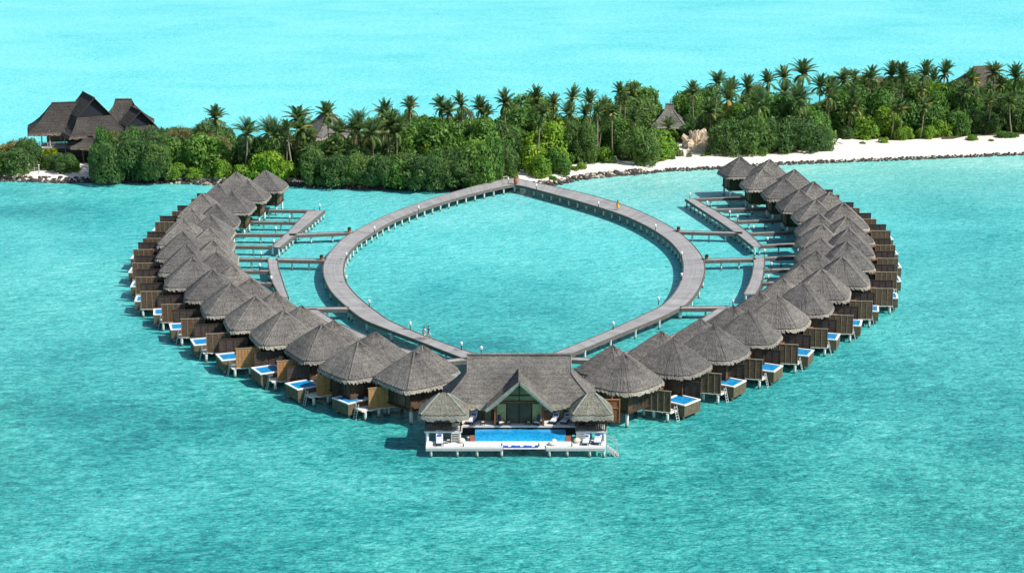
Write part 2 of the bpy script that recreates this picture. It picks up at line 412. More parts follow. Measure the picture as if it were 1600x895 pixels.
# ------------------------------------------------------------------ water
def build_water():
    def axis(lo, hi, step, ext):
        a = list(np.arange(lo, hi + .1, step)); g = step
        p = hi
        while p < ext: g *= 1.5; p += g; a.append(p)
        q = lo; g = step
        while q > -ext: g *= 1.5; q -= g; a.insert(0, q)
        return a
    xs = axis(-140, 140, 2.5, 9000); ys = [y for y in axis(150, 500, 2.5, 12000) if y > -600]
    shore = [G(px, interp(SHORE, px)) for px in range(800, 1690, 10)]
    sX = np.array([p.x for p in shore]); sY = np.array([p.y for p in shore])
    spots = []
    for px, py, rx, ry, k in ((1040, 290, 9, 12, .9), (1075, 300, 7, 8, .7), (20, 330, 16, 6, .8), (30, 300, 10, 5, .4), (770, 537, 5, 2.2, .7), (1110, 275, 10, 10, .5),
                               (470, 415, 6, 12, .35), (1140, 430, 6, 12, .35), (640, 690, 7, 3, .5), (1395, 271, 6, 2.5, .5), (985, 300, 10, 8, .4), (700, 310, 25, 4, .25)):
        p = G(px, py); spots.append((p.x, p.y, rx, ry, k))
    v, f, col = [], [], []
    for y in ys:
        for x in xs:
            v.append((x, y, 0))
            d = float(np.min(np.hypot(sX - x, sY - y))) if 290 < y < 420 else 999
            sh = max(0, 1 - d / 52.0) ** 1.1 * (.3 if x < 8 else min(1, .5 + (x - 8) / 36.0)) * 1.0
            if y > 420 and 0 < x: sh = 0
            wd = 0
            for a, b, rx, ry, k in spots:
                q = ((x - a) / rx) ** 2 + ((y - b) / ry) ** 2
                if q < 6: wd = max(wd, k * math.exp(-q))
            far = min(1, max(0, (y - 372 - .35 * x) / 70.0)) if y > 330 else 0
            far = max(far, min(.62, max(0, (y - 205) / 150)) * (1 - .35 * min(1, max(0, (abs(x) - 40) / 40))))
            col += [sh, wd, far, 1]
    nx = len(xs)
    for i in range(len(ys) - 1):
        for j in range(nx - 1): f.append((i * nx + j, i * nx + j + 1, (i + 1) * nx + j + 1, (i + 1) * nx + j))
    me = bpy.data.meshes.new('water'); me.from_pydata(v, [], f); me.materials.append(M['water'])
    ca = me.color_attributes.new('bed', 'FLOAT_COLOR', 'POINT'); ca.data.foreach_set('color', col)
    tag(put('water', me), 'turquoise lagoon water', kind='structure')
build_water()

# ------------------------------------------------------------------ thatched roofs
def se_r(a, n):
    return (abs(math.cos(a)) ** n + abs(math.sin(a)) ** n) ** (-1.0 / n)
def pyramid_roof(hx, hy, ze, za, ridge=0.0, seed=1, n=9, seg=232, drop=.46, mats=None, rings=9):
    """rounded four sided thatch with a ragged fringe and rolled hips"""
    r = random.Random(seed); mb = MB(); H = za - ze; ring = []
    w1 = [r.uniform(-.04, .04) for _ in range(seg)]
    for i in range(rings + 1):
        t = (i + .12) / (rings + .12); ids = []
        for j in range(seg):
            a = 2 * PI * j / seg; q = se_r(a, n) * t
            x = math.cos(a) * q * hx; y = math.sin(a) * q * hy
            x += ridge * (1 - t) * max(-1, min(1, math.cos(a) * 1.6))
            z = za - H * (t ** 1.02) + .05 * math.sin(t * PI) + r.uniform(-.035, .035) + w1[j] * t
            ids.append(len(mb.v)); mb.v.append((x, y, z))
        ring.append(ids)
    top = len(mb.v); mb.v.append((0, 0, za + .16))
    for j in range(seg): mb.f.append((top, ring[0][j], ring[0][(j + 1) % seg])); mb.m.append(0)
    for i in range(rings):
        for j in range(seg):
            mb.f.append((ring[i][j], ring[i + 1][j], ring[i + 1][(j + 1) % seg], ring[i][(j + 1) % seg])); mb.m.append(0)
    def extra(sc, dz, jit):
        ids = []
        for j in range(seg):
            x, y, z = mb.v[ring[rings][j]]
            ids.append(len(mb.v)); mb.v.append((x * sc, y * sc, z + dz + (r.uniform(-jit, jit))))
        return ids
    gap_ = extra(.985, -.09, .01); lip = extra(1.0, -.10, .01); rag = extra(1.045, -drop, .17); inn = extra(.86, -.16, .0); cen = extra(.3, .35, 0)
    for a, b, m in ((ring[rings], gap_, 3), (gap_, lip, 2), (lip, rag, 2), (rag, inn, 3), (inn, cen, 3)):
        for j in range(seg): mb.f.append((a[j], b[j], b[(j + 1) % seg], a[(j + 1) % seg])); mb.m.append(m)
    for q in range(4):
        a = PI / 4 + q * PI / 2; pts, rd = [], []
        for i in range(8):
            t = .02 + .96 * i / 7; w = se_r(a, n) * t
            pts.append((math.cos(a) * w * hx + ridge * (1 - t) * (1 if math.cos(a) > 0 else -1), math.sin(a) * w * hy, za - H * t ** 1.02 + .05 * math.sin(t * PI) + .01)); rd.append((.09 if n > 5 else .04) + .03 * r.random())
        mb.tube(pts, rd, 6, 1)
    return mb
def hip_gable_roof(a, bx, by, ex, ey, zr, zb, ze, seed=1, drop=.5, sag=.12):
    """gable standing on a flared hip: ridge along local x; 0 thatch 1 ridge 2 fringe 3 gable infill"""
    r = random.Random(seed); mb = MB(); NC = 26; NU, NL = 5, 8
    prof = []
    for i in range(NU + 1):
        t = i / NU; prof.append((a + (bx - a) * t, by * t, zr + (zb - zr) * t))
    for i in range(1, NL + 1):
        t = i / NL; prof.append((bx + (ex - bx) * t, by + (ey - by) * t, zb + (ze - zb) * t - sag * math.sin(PI * t)))
    j = lambda s=.04: r.uniform(-s, s)
    eave = {}
    for sgn in (-1, 1):
        g = []
        for (hx, y, z) in prof:
            row = []
            for c in range(NC + 1):
                u = -1 + 2 * c / NC; row.append(len(mb.v)); mb.v.append((hx * u, sgn * y, z + j()))
            g.append(row)
        for i in range(len(g) - 1):
            for c in range(NC): mb.f.append((g[i][c], g[i + 1][c], g[i + 1][c + 1], g[i][c + 1])); mb.m.append(0)
        eave[sgn] = g[-1]
    NS = 14
    for sgn in (-1, 1):
        g = []
        for i in range(NL + 1):
            t = i / NL; row = []
            for c in range(NS + 1):
                u = -1 + 2 * c / NS; row.append(len(mb.v))
                mb.v.append((sgn * (bx + (ex - bx) * t), u * (by + (ey - by) * t), zb + (ze - zb) * t - sag * math.sin(PI * t) + j()))
            g.append(row)
        for i in range(NL):
            for c in range(NS): mb.f.append((g[i][c], g[i + 1][c], g[i + 1][c + 1], g[i][c + 1])); mb.m.append(0)
        mb.add([(sgn * (bx - .45), -by, zb), (sgn * (bx - .45), by, zb), (sgn * (bx - .45), 0, zr)], [(0, 1, 2)], 3)
    # ragged fringe round the eave
    per = []
    for s0, s1, n in (((-ex, -ey), (ex, -ey), 60), ((ex, -ey), (ex, ey), 34), ((ex, ey), (-ex, ey), 60), ((-ex, ey), (-ex, -ey), 34)):
        for k in range(n):
            t = k / n; per.append((s0[0] + (s1[0] - s0[0]) * t, s0[1] + (s1[1] - s0[1]) * t))
    b = len(mb.v); n = len(per)
    for (x, y) in per: mb.v.append((x, y, ze + .06))
    for (x, y) in per: mb.v.append((x * 1.002, y * 1.002, ze - .06 + j(.02)))
    for (x, y) in per: mb.v.append((x * 1.02, y * 1.05, ze - drop + r.uniform(-.16, .16)))
    for (x, y) in per: mb.v.append((x * .9, y * .85, ze - .15))
    for q, m in ((0, 2), (1, 2), (2, 3)):
        for k in range(n): mb.f.append((b + q * n + k, b + (q + 1) * n + k, b + (q + 1) * n + (k + 1) % n, b + q * n + (k + 1) % n)); mb.m.append(m)
    # ridge roll, verges and hips
    mb.tube([(-a - .05, 0, zr + .05), (a + .05, 0, zr + .05)], [.17, .17], 8, 1)
    for sx_ in (-1, 1):
        for sy_ in (-1, 1):
            mb.tube([(sx_ * a, 0, zr), (sx_ * bx, sy_ * by, zb)], [.08, .08], 6, 1)
            mb.tube([(sx_ * (bx + (ex - bx) * t), sy_ * (by + (ey - by) * t), zb + (ze - zb) * t - sag * math.sin(PI * t) + .02) for t in (0, .25, .5, .75, 1)], [.10] * 5, 6, 1)
    return mb
RM = [M['thatch'], M['thatch_ridge'], M['thatch_fringe'], M['wood_dark']]
RM_OLD = [M['thatch_old'], M['thatch_fringe_old'], M['thatch_fringe_old'], M['wood_dark']]
RM_PALE = [M['thatch_pale'], M['ridge_green'], M['thatch_fringe'], M['wood_dark']]

# ------------------------------------------------------------------ water villas
outer_roofs = [pyramid_roof(h_, h_, 4.4, 7.6, seed=s, n=n_).mesh('bedroom_roof', RM) for s, n_, h_ in ((1, 9, 3.65), (2, 8, 3.7), (3, 6, 3.75), (4, 5.5, 3.8), (5, 3.3, 3.95), (6, 3.1, 4.0))]
entry_roofs = [pyramid_roof(h_, h_, 4.4, 7.3, seed=s + 10, n=n_).mesh('entry_roof', RM) for s, n_, h_ in ((1, 8, 3.4), (2, 7, 3.4), (3, 4.5, 3.5), (4, 4, 3.5), (5, 3.1, 3.7), (6, 2.9, 3.7))]
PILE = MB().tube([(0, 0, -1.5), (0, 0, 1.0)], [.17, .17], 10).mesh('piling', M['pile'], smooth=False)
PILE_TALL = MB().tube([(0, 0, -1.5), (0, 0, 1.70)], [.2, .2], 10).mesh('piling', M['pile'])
def screen_mb(x0, x1, y, z0, z1, cap):
    mb = MB(); mb.box((x0 + x1) / 2, y, (z0 + z1) / 2, x1 - x0, .07, z1 - z0, mat=0)
    n = 4
    for i in range(n + 1):
        x = x0 + .05 + (x1 - x0 - .1) * i / n
        for s in (-1, 1): mb.box(x, y + s * .056, (z0 + z1) / 2, .05, .04, z1 - z0 - .02, mat=1)
    mb.box((x0 + x1) / 2, y, z1 + .035, x1 - x0 + .08, .16, .07, mat=1)
    mb.box((x0 + x1) / 2, y, z0 - .04, x1 - x0 + .08, .16, .08, mat=2)
    return mb
def make_villa(m, new_bamboo=False):
    """local x outward, local y*m towards the pavilion house; origin under the bedroom apex"""
    t = thing('water_villa', 'tmp', 'villa')
    put('bedroom_roof', outer_roofs[0], t)
    w = MB(); w.box(0, 0, 3.2, 5.5, 5.5, 2.7)
    for x in (-2.75, -.95, .95, 2.75):
        for y in (-2.75, 2.75): w.box(x, y, 3.2, .16, .16, 2.7, mat=1)
    bw = w.build('bedroom_wall', [M['wall'], M['wood_dark']], t)
    g = MB(); g.box(2.78, 0, 3.0, .08, 3.6, 2.0); g.box(2.8, 0, 3.0, .1, .08, 2.0, mat=1); g.box(2.8, 0, 4.03, .12, 3.8, .1, mat=1)
    g.build('sliding_door', [M['door_glass'], M['wood_red']], bw)
    MB().box(0, 0, 1.78, 5.9, 5.9, .2).build('floor_beam', M['wood_dark'], t)
    er = put('entry_roof', entry_roofs[0], t); ew = MB(); ew.box(0, 0, 3.2, 4.8, 4.7, 2.7)
    for y in (-2.35, 2.35): ew.box(-2.4, y, 3.2, .16, .16, 2.7, mat=1)
    ewo = ew.build('entry_wall', [M['wall_olive'], M['wood_dark']], t)
    dd = MB(); dd.box(-2.43, 0, 2.9, .08, 1.1, 2.0); dd.build('entry_door', M['wood_red'], ewo)
    MB().box(0, 0, 1.76, 5.2, 5.1, .18).build('entry_floor', M['wood_dark'], t)
    # sun deck frame; every piece is built round the deck's own centre
    D = []
    d = MB(); d.box(-1.1, 0, 1.12, 3.0, 5.3, .16); d.box(.85, 1.6 * m, 1.12, .9, 1.5, .157)
    D.append(d.build('sun_deck', M['deck_white'], t))
    p = MB(); x0, x1, y0, y1 = -.95, 2.15, -2.3, .85
    cx, cy, sx_, sy_ = (x0 + x1) / 2, (y0 + y1) / 2 * m, x1 - x0, y1 - y0
    p.box(cx, cy, 1.12, sx_, sy_, 1.28)
    pool = p.build('plunge_pool', M['pool_wall'], t); D.append(pool)
    rim = MB(); wd = .27
    rim.box(cx, y0 * m + m * wd / 2, 1.82, sx_ + .1, wd, .12); rim.box(cx, y1 * m - m * wd / 2, 1.82, sx_ + .1, wd, .12)
    rim.box(x0 + wd / 2 - .05, cy, 1.82, wd, sy_ - 2 * wd, .12); rim.box(x1 - wd / 2 + .05, cy, 1.82, wd, sy_ - 2 * wd, .12)
    rim.build('pool_rim', M['white'], pool)
    MB().box(cx, cy, 1.785, sx_ - 2 * wd, sy_ - 2 * wd, .03).build('pool_water', M['pool_water'], pool)
    D.append(screen_mb(-2.0, 1.6, -2.62 * m, 1.3, 3.45, 0).build('privacy_screen', [M['screen_dark'], M['wood_dark'], M['fascia']], t))
    nb = screen_mb(-1.75, 1.3, 2.68 * m, 1.2, 3.6, 0).build('privacy_screen', [M['screen_new'] if new_bamboo else M['screen_tan'], M['screen_cap'] if not new_bamboo else M['screen_cap'], M['deck_white']], t)
    nb['label'] = 'orange bamboo screen' if new_bamboo else 'weathered brown screen'; D.append(nb)
    sh = MB(); sh.box(-1.75, 1.7 * m, 2.2, 1.5, 1.6, 2.0); sh.box(-1.75, 1.7 * m, 3.26, 1.8, 1.85, .12, mat=1)
    D.append(sh.build('bath_shelter', [M['wood_dark'], M['wood_red']], t))
    cu = MB(); cu.box(-.2, 2.05 * m, 1.36, 1.5, .65, .14); cu.bar((-.75, 2.05 * m, 1.42), (-1.0, 2.05 * m, 1.95), .65, .12)
    D.append(cu.build('daybed', M['cream'], t))
    la = MB(); lx, ly = 1.2, 1.3 * m
    for s in (-.24, .24): la.bar((lx, ly + s, 1.75), (lx + .55, ly + s, -.5), .07)
    for i in range(7):
        q = (i + .6) / 7.5; la.bar((lx + .55 * q, ly - .24, 1.75 - 2.25 * q), (lx + .55 * q, ly + .24, 1.75 - 2.25 * q), .06)
    D.append(la.build('ladder', M['metal'], t))
    for x, y in ((.95, 2.45), (-.9, 2.5), (-2.3, 2.5), (1.7, -1.9), (1.7, .4), (-1, -2.2)):
        q = put('piling', PILE, t, (x, y * m, 0)); D.append(q)
    for q in D: q['deck'] = 2 if q.name.split('.')[0] in ('bath_shelter', 'daybed') or q == nb else 1
    for x, y in ((2.5, 2.5), (2.5, -2.5), (0, 2.5), (-2.3, 2.5), (0, -2.5)): put('piling', PILE_TALL, t, (x, y * m, 0))
    for x, y in ((-2.2, 2.3), (-2.2, -2.3)): q = put('piling', PILE_TALL, t, (x, y * m, 0)); q['entry'] = 1
    for q in (er, ewo): q['entry'] = 1
    for q in t.children:
        if q.name.startswith('entry_floor'): q['entry'] = 1
    return t
LO = [(369, 269), (341, 287), (316, 302.5), (299.5, 326), (287, 342), (286, 361.7), (291.7, 381.8), (300.6, 402.4), (332, 421), (361, 442), (399, 463.6), (443.6, 485), (503, 507), (560, 533), (648, 548)]
LI = [(414.5, 266), (386.6, 281), (362, 298), (337.5, 319), (328.5, 336), (327.4, 355), (333, 375), (337.5, 394), (364, 414), (392, 435), (430, 455.7), (471.5, 477), (522, 500), (586, 518), (660, 539)]
RO = [(1203, 249), (1242, 265), (1272, 284), (1297, 300), (1318, 317), (1323, 338), (1326, 357), (1323, 377), (1316, 401), (1284, 420), (1254, 441), (1215, 461), (1169, 484.5), (1115, 507), (1052, 528), (974, 551.5)]
RI = [(1157, 245), (1192, 264), (1225.5, 278), (1250, 296), (1275, 312), (1280.6, 334), (1284, 351), (1283, 372), (1276, 392), (1252, 412), (1223, 434), (1187, 455), (1146, 477), (1094, 497.5), (1033, 517), (957, 539)]
LA = [-6, -4, -2, 0, 0, 2, 4, 6, 10, 14, 18, 22, 28, 34, 40]
RA = [-8, -6, -4, -2, 0, 0, 2, 4, 7, 10, 14, 18, 22, 28, 34, 40]
TO_PLACE = []
villa_l = make_villa(1); villa_ln = make_villa(1, True); villa_r = make_villa(-1)
used = set()
VILLA = {}
def place_villas(side, OUT, INN, ANG):
    n = len(OUT)
    for i, (o, q, a) in enumerate(zip(OUT, INN, ANG)):
        a = math.radians(a); new = side < 0 and i in (11, 12, 13, 14)
        proto = villa_r if side > 0 else (villa_ln if new else villa_l)
        t = copy_tree(proto)
        P = G(*o, 7.6); Q = G(*q, 7.3)
        t.location = (P.x, P.y, 0); rz = PI + a if side < 0 else -a; t.rotation_euler = (0, 0, rz)
        inv = Matrix.Rotation(-rz, 3, 'Z')
        e = inv @ Vector((Q.x - P.x, Q.y - P.y, 0)); d = inv @ Vector((side * (6.4 if i == n - 1 and side < 0 else 5.8), (-.5 + {1: .9, 2: 2.2, 3: 1.0}.get(n - i, 0)) if side < 0 else .5 + .9 * max(0, min(1, (i - 7) / 6)) - (.7 if i == n - 1 else 0), 0))
        ex_ang = math.radians(R.uniform(-3, 3))
        for c in t.children:
            if c.get('entry'): c.location = c.location + e
            if c.get('deck'):
                q_ = Vector(c.location)
                if c['deck'] == 2 and side < 0: q_.x -= .9 * abs(a) / .7
                k_ = 0
                c.location = Matrix.Rotation(k_, 3, 'Z') @ q_ + d; c.rotation_euler.z = k_
                if c.name.startswith('privacy_screen'):
                    cy_ = 2.68 if c['deck'] == 2 else -2.62; cy_ *= -side; k_ = side * .55 * a
                    c.rotation_euler.z = k_; c.location += Vector((0, cy_, 0)) - Matrix.Rotation(k_, 3, 'Z') @ Vector((0, cy_, 0))
            if c.name.startswith('bedroom_roof'): c.data = outer_roofs[(0 if i < 7 else 2 if (i < 10 or side < 0) else 4) + i % 2]; c.rotation_euler.z = (i * 7 % 4) * PI / 2 + ex_ang
            if c.name.startswith('entry_roof'): c.data = entry_roofs[(0 if i < 7 else 2 if (i < 10 or side < 0) else 4) + (i + 1) % 2]; c.rotation_euler.z = (i * 5 % 4) * PI / 2 - ex_ang
        row = 'left' if side < 0 else 'right'
        k = n - i
        if i == 0: lab = f'thatched water villa at the island end of the {row} curved row'
        elif k == 1: lab = f'thatched water villa beside the pavilion house at the {row} row\'s near end'
        elif k <= 8: lab = f'thatched villa with plunge pool, {ordw(k)} from the pavilion house in the {row} row'
        else: lab = f'thatched villa with dark screens, {ordw(i + 1)} from the island end of the {row} row'
        tag(t, lab, 'villa', f'thatched water villas in the {row} row')
        VILLA[(side, i)] = (P, Q)
place_villas(-1, LO, LI, LA); place_villas(1, RO, RI, RA)
for q in (villa_l, villa_ln, villa_r):
    for c in list(q.children_recursive): bpy.data.objects.remove(c)
    bpy.data.objects.remove(q)
for o in COL.objects:
    for k in ('deck', 'entry'):
        if k in o: del o[k]

# ------------------------------------------------------------------ walkways
def resample(pts, step):
    pts = [Vector(p) for p in pts]; out = [pts[0]]; acc = 0
    L = sum((b - a).length for a, b in zip(pts, pts[1:])); n = max(1, round(L / step)); want = [L * i / n for i in range(1, n)]
    cum = 0; wi = 0
    for a, b in zip(pts, pts[1:]):
        l = (b - a).length
        while wi < len(want) and want[wi] <= cum + l + 1e-9:
            out.append(a + (b - a) * ((want[wi] - cum) / max(l, 1e-9))); wi += 1
        cum += l
    out.append(pts[-1]); return out
def smooth_pts(pts, it=2):
    for _ in range(it):
        q = [pts[0]]
        for a, b in zip(pts, pts[1:]): q += [a * .75 + b * .25, a * .25 + b * .75]
        q.append(pts[-1]); pts = q
    return pts
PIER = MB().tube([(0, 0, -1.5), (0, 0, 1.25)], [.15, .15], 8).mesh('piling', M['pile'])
def walkway(name, label, cat, A, B, z=1.5, group=None, pile_a=3.0, pile_b=3.0, th=.16, edge=True):
    """deck between two edge polylines with equal counts"""
    A = [Vector((p[0], p[1], 0)) for p in A]; B = [Vector((p[0], p[1], 0)) for p in B]
    c0 = (A[0] + B[0]) / 2
    t = thing(name, label, cat, c0, 0, group)
    A = [p - c0 for p in A]; B = [p - c0 for p in B]; n = len(A)
    v, f, uv = [], [], []; u = 0; us = []
    for i in range(n):
        if i: u += ((A[i] + B[i]) / 2 - (A[i - 1] + B[i - 1]) / 2).length
        us.append(u); w = (A[i] - B[i]).length
        for p, vv in ((A[i], 0), (B[i], w)):
            for zz in (z, z - th): v.append((p.x, p.y, zz)); uv.append((u, vv))
    for i in range(n - 1):
        a = 4 * i; b = a + 4
        f += [(a, b, b + 2, a + 2), (a + 1, a + 3, b + 3, b + 1), (a, a + 1, b + 1, b), (a + 2, b + 2, b + 3, a + 3)]
    f += [(0, 2, 3, 1), (4 * n - 4, 4 * n - 3, 4 * n - 1, 4 * n - 2)]
    me = bpy.data.meshes.new('deck_boards'); me.from_pydata(v, [], f); me.materials.append(M['boards'])
    ul = me.uv_layers.new(name='walk')
    for l in me.loops: ul.data[l.index].uv = uv[l.vertex_index]
    bm = bmesh.new(); bm.from_mesh(me); bmesh.ops.recalc_face_normals(bm, faces=bm.faces[:]); bm.to_mesh(me); bm.free()
    put('deck_boards', me, t)
    for P, Q in ((A, B), (B, A)):
        mb = MB(); off = []
        for i in range(n):
            nn = (P[i] - Q[i]).normalized(); off.append((P[i] + nn * .05, P[i] - nn * .10))
        for i in range(n):
            for k in (0, 1):
                for zz in (z + .05, z - .42): mb.v.append((off[i][k].x, off[i][k].y, zz - (0 if zz > z else 0)))
        for i in range(n - 1):
            a = 4 * i; b = a + 4
            for q in ((a, b, b + 2, a + 2), (a + 1, a + 3, b + 3, b + 1), (a, a + 1, b + 1, b), (a + 2, b + 2, b + 3, a + 3)): mb.f.append(q); mb.m.append(0)
        for q in ((0, 2, 3, 1), (4 * n - 4, 4 * n - 3, 4 * n - 1, 4 * n - 2)): mb.f.append(q); mb.m.append(0)
        mb.build('edge_beam', M['fascia'], t)
    for P, Q, st in ((A, B, pile_a), (B, A, pile_b)):
        if not st: continue
        for p, q in zip(resample(P, st), resample(Q, st)):
            w = (q - p); p = p + w.normalized() * min(.3, w.length * .3)
            put('piling', PIER, t, (p.x, p.y, 0))
    return t
def edges_px(E, z, step=2.0, it=3):
    return smooth_pts([G(px, py, z) for px, py in E], it)
def ring_arm(label, outer, inner, pa, pb):
    n = 70
    O = edges_px(outer, 1.5); I = edges_px(inner, 1.5)
    def eq(P):
        L = [0]
        for a, b in zip(P, P[1:]): L.append(L[-1] + (b - a).length)
        out = []; j = 0
        for i in range(n):
            w = L[-1] * i / (n - 1)
            while j < len(P) - 2 and L[j + 1] < w: j += 1
            k = (w - L[j]) / max(L[j + 1] - L[j], 1e-9); out.append(P[j] + (P[j + 1] - P[j]) * min(1, k))
        return out
    return walkway('boardwalk', label, 'boardwalk', eq(O), eq(I), 1.5, 'arms of the ring boardwalk', pa, pb)
LOUT = [(804, 278.5), (799, 278.5), (768.6, 283.6), (715, 298), (656, 316), (602, 336.4), (570, 352.5), (538, 370), (519, 389), (507, 406), (504, 421), (507, 437), (516.5, 456), (538, 477), (562, 496), (574, 502.5), (614, 518), (659, 534.5), (692, 548), (735, 564), (785, 583)]
LINN = [(804, 289), (800, 289.3), (768.6, 295.5), (715, 309), (661, 326.5), (613, 345.5), (586, 361.5), (560, 378.5), (543, 397), (537, 415.5), (538, 434), (544.7, 448), (562, 466.5), (586, 485), (605, 499.5), (636.5, 513.4), (670, 527), (703.6, 539.5), (732.6, 549), (770, 560), (800, 570)]
ROUT = [(804.6, 278.5), (812, 280), (878, 294), (937, 308), (989, 325), (1026, 342), (1058, 359.6), (1082, 380.5), (1099.6, 402.6), (1102.5, 420), (1099.6, 434.5), (1092, 454), (1072.5, 477.5), (1061, 482), (1041, 493), (996, 511), (951.7, 529), (918, 543), (885, 556), (830, 578)]
RINN = [(804.6, 289), (812, 289.5), (854, 300.6), (927.5, 321), (976.6, 337), (1013.5, 354.4), (1045.5, 375), (1062.7, 394.5), (1068, 410), (1067.5, 427), (1062.7, 444), (1050, 463), (1033, 478.5), (1022, 484), (974, 506), (929.4, 526), (884.7, 544), (862, 552), (820, 567)]
ring_arm('long grey boardwalk arm curving along the left side of the lagoon ring', LOUT, LINN, 6.0, 2.6)
ring_arm('long grey boardwalk arm curving along the right side of the lagoon ring', ROUT, RINN, 6.0, 2.6)
def strip_px(name, label, cat, A, B, z=1.5, group=None, pa=2.4, pb=2.4):
    return walkway(name, label, cat, [G(x, y, z) for x, y in A], [G(x, y, z) for x, y in B], z, group, pa, pb)
def line_px(name, label, cat, a, b, w, z=1.5, group=None, st=3.2):
    P, Q = G(*a, z), G(*b, z); d = (Q - P).normalized(); nrm = Vector((-d.y, d.x, 0)) * w / 2
    k = 6
    L = [P + (Q - P) * (i / k) for i in range(k + 1)]
    return walkway(name, label, cat, [p + nrm for p in L], [p - nrm for p in L], z, group, 0, st)
gp = 'straight and curved access walkways'
strip_px('access_walkway', 'slanting grey walkway with open far end beside the left villas', 'walkway', [(481, 329), (466, 345), (451, 361), (437, 374), (423, 385)], [(508, 329), (490, 344.5), (472, 359), (455, 373), (438, 387)], 1.5, gp, 0, 2.0)
strip_px('access_walkway', 'short curved grey walkway between left villas and ring boardwalk', 'walkway', [(418, 404), (420, 420), (426, 442), (433, 455), (439, 464)], [(433.5, 404), (436, 420), (443, 442), (447, 454), (451, 464)], 1.5, gp, 0, 3.0)
strip_px('access_walkway', 'grey walkway behind the near roofs of the left villas', 'walkway', [(478, 482), (514, 506), (562, 528), (620, 549), (690, 569)], [(494, 482), (524, 502), (570, 523), (626, 543), (694, 562)], 1.5, gp, 4, 4)
strip_px('access_walkway', 'slanting grey walkway with open far end beside the right villas', 'walkway', [(1070.6, 311), (1098, 329), (1124, 346), (1150, 364.5), (1177, 386)], [(1086, 311), (1116, 328), (1146, 346), (1169, 363), (1190.5, 384)], 1.5, gp, 2.2, 0)
strip_px('access_walkway', 'short curved grey walkway between right villas and ring boardwalk', 'walkway', [(1177, 401), (1177.5, 415), (1175, 430), (1170, 444), (1162, 459)], [(1195, 401), (1195, 415), (1192, 436), (1188, 448), (1182, 459)], 1.5, gp, 3.0, 0)
strip_px('access_walkway', 'grey walkway behind the near roofs of the right villas', 'walkway', [(1121, 482), (1085, 506), (1045, 526), (990, 546), (934, 562)], [(1137, 481), (1103, 503), (1056, 530), (998, 552), (938, 568)], 1.5, gp, 4, 4)
gb = 'bridges from the ring boardwalk to the side walkways'
for lab, a, b in (('far narrow bridge joining the left arm to the slanting walkway', (452, 367), (552, 362.5)),
                  ('middle narrow bridge joining the left bulge of the ring to the curved walkway', (431, 405), (509, 406.5)),
                  ('near narrow bridge reaching the left arm in front of the roofs', (478, 482), (545, 481.5)),
                  ('far narrow bridge joining the right arm to the slanting walkway', (1056, 361.5), (1160, 364)),
                  ('middle narrow bridge joining the right bulge of the ring to the curved walkway', (1099, 406), (1181, 404)),
                  ('near narrow bridge reaching the right arm in front of the roofs', (1063, 480.5), (1141, 480)),
                  ('timber bridge linking the pavilion house and the left arm of the ring', (688, 565), (738, 560)),
                  ('timber bridge linking the pavilion house and the right arm of the ring', (886, 560), (938, 562))):
    line_px('foot_bridge', lab, 'bridge', a, b, 1.3, 1.5, gb, 3.0)
gj = 'narrow jetties to the villa doors'
JL = [((420, 328), (492, 329)), ((385, 346), (466, 347)), ((368, 365.5), (446, 366)), ((366, 384), (426, 385)), ((366, 404), (420, 404.5)), ((372, 423), (421, 423)), ((398, 442), (427, 442.5))]
JR = [((1082, 311), (1166, 308)), ((1112, 327.5), (1196, 325)), ((1144, 346), (1220, 343)), ((1172, 364.5), (1246, 361.5)), ((1186, 383.5), (1246, 380.5)), ((1192, 403), (1248, 400)), ((1193, 421.5), (1246, 420)), ((1190, 441.5), (1216, 441))]
for i, (a, b) in enumerate(JL): line_px('villa_jetty', f'narrow jetty to a left villa door, {ordw(i + 1)} from the island', 'jetty', a, b, .95, 1.47, gj, 3.2)
for i, (a, b) in enumerate(JR): line_px('villa_jetty', f'narrow jetty to a right villa door, {ordw(i + 1)} from the island', 'jetty', a, b, .95, 1.47, gj, 3.2)

# lamps
def make_lamp():
    t = thing('lamp_post', 'tmp', 'lamp')
    MB().tube([(0, 0, 0), (0, 0, .85)], [.08, .07], 8).build('post', M['wood_dark'], t)
    h = MB(); h.tube([(0, 0, .85), (0, 0, 1.2)], [.17, .2], 10); h.tube([(0, 0, 1.2), (0, 0, 1.42)], [.26, .05], 10)
    h.build('lamp_shade', M['white'], t)
    return t
lamp0 = make_lamp(); lfirst = [True]
def place_lamp(px, py, lab, grp, z=1.5):
    p = G(px, py + 6, z); t = lamp0 if lfirst[0] else copy_tree(lamp0); lfirst[0] = False
    t.location = (p.x, p.y, z); t.scale = (.8, .8, .8); tag(t, lab, 'lamp', grp)
RL = [(794, 281), (654, 325.7), (585, 358), (541, 399.5), (541, 435.6), (577, 474), (641, 509), (721, 541), (752, 548)]
RR = [(838, 291), (935, 319), (1024, 355), (1065, 398), (1065, 432), (1029, 470), (958, 509)]
JLL = [(499.5, 322.6), (452.5, 341), (431, 359), (428, 379), (408, 398), (406, 417), (424, 436.6)]
JRL = [(1078, 305), (1104.6, 318), (1140, 333), (1152, 340), (1177, 357), (1199, 375.5), (1194, 394), (1205, 415), (1200, 435), (1145, 474)]
for i, p in enumerate(RL): place_lamp(*p, f'small white lamp on the inner edge of the left boardwalk arm, {ordw(i + 1)} from the island', 'lamps along the ring boardwalk')
for i, p in enumerate(RR): place_lamp(*p, f'small white lamp on the inner edge of the right boardwalk arm, {ordw(i + 1)} from the island', 'lamps along the ring boardwalk')
for i, p in enumerate(JLL): place_lamp(*p, f'small white lamp by the left villa jetties, {ordw(i + 1)} from the island', 'lamps along the villa jetties')
for i, p in enumerate(JRL): place_lamp(*p, f'small white lamp by the right villa jetties, {ordw(i + 1)} from the island', 'lamps along the villa jetties')
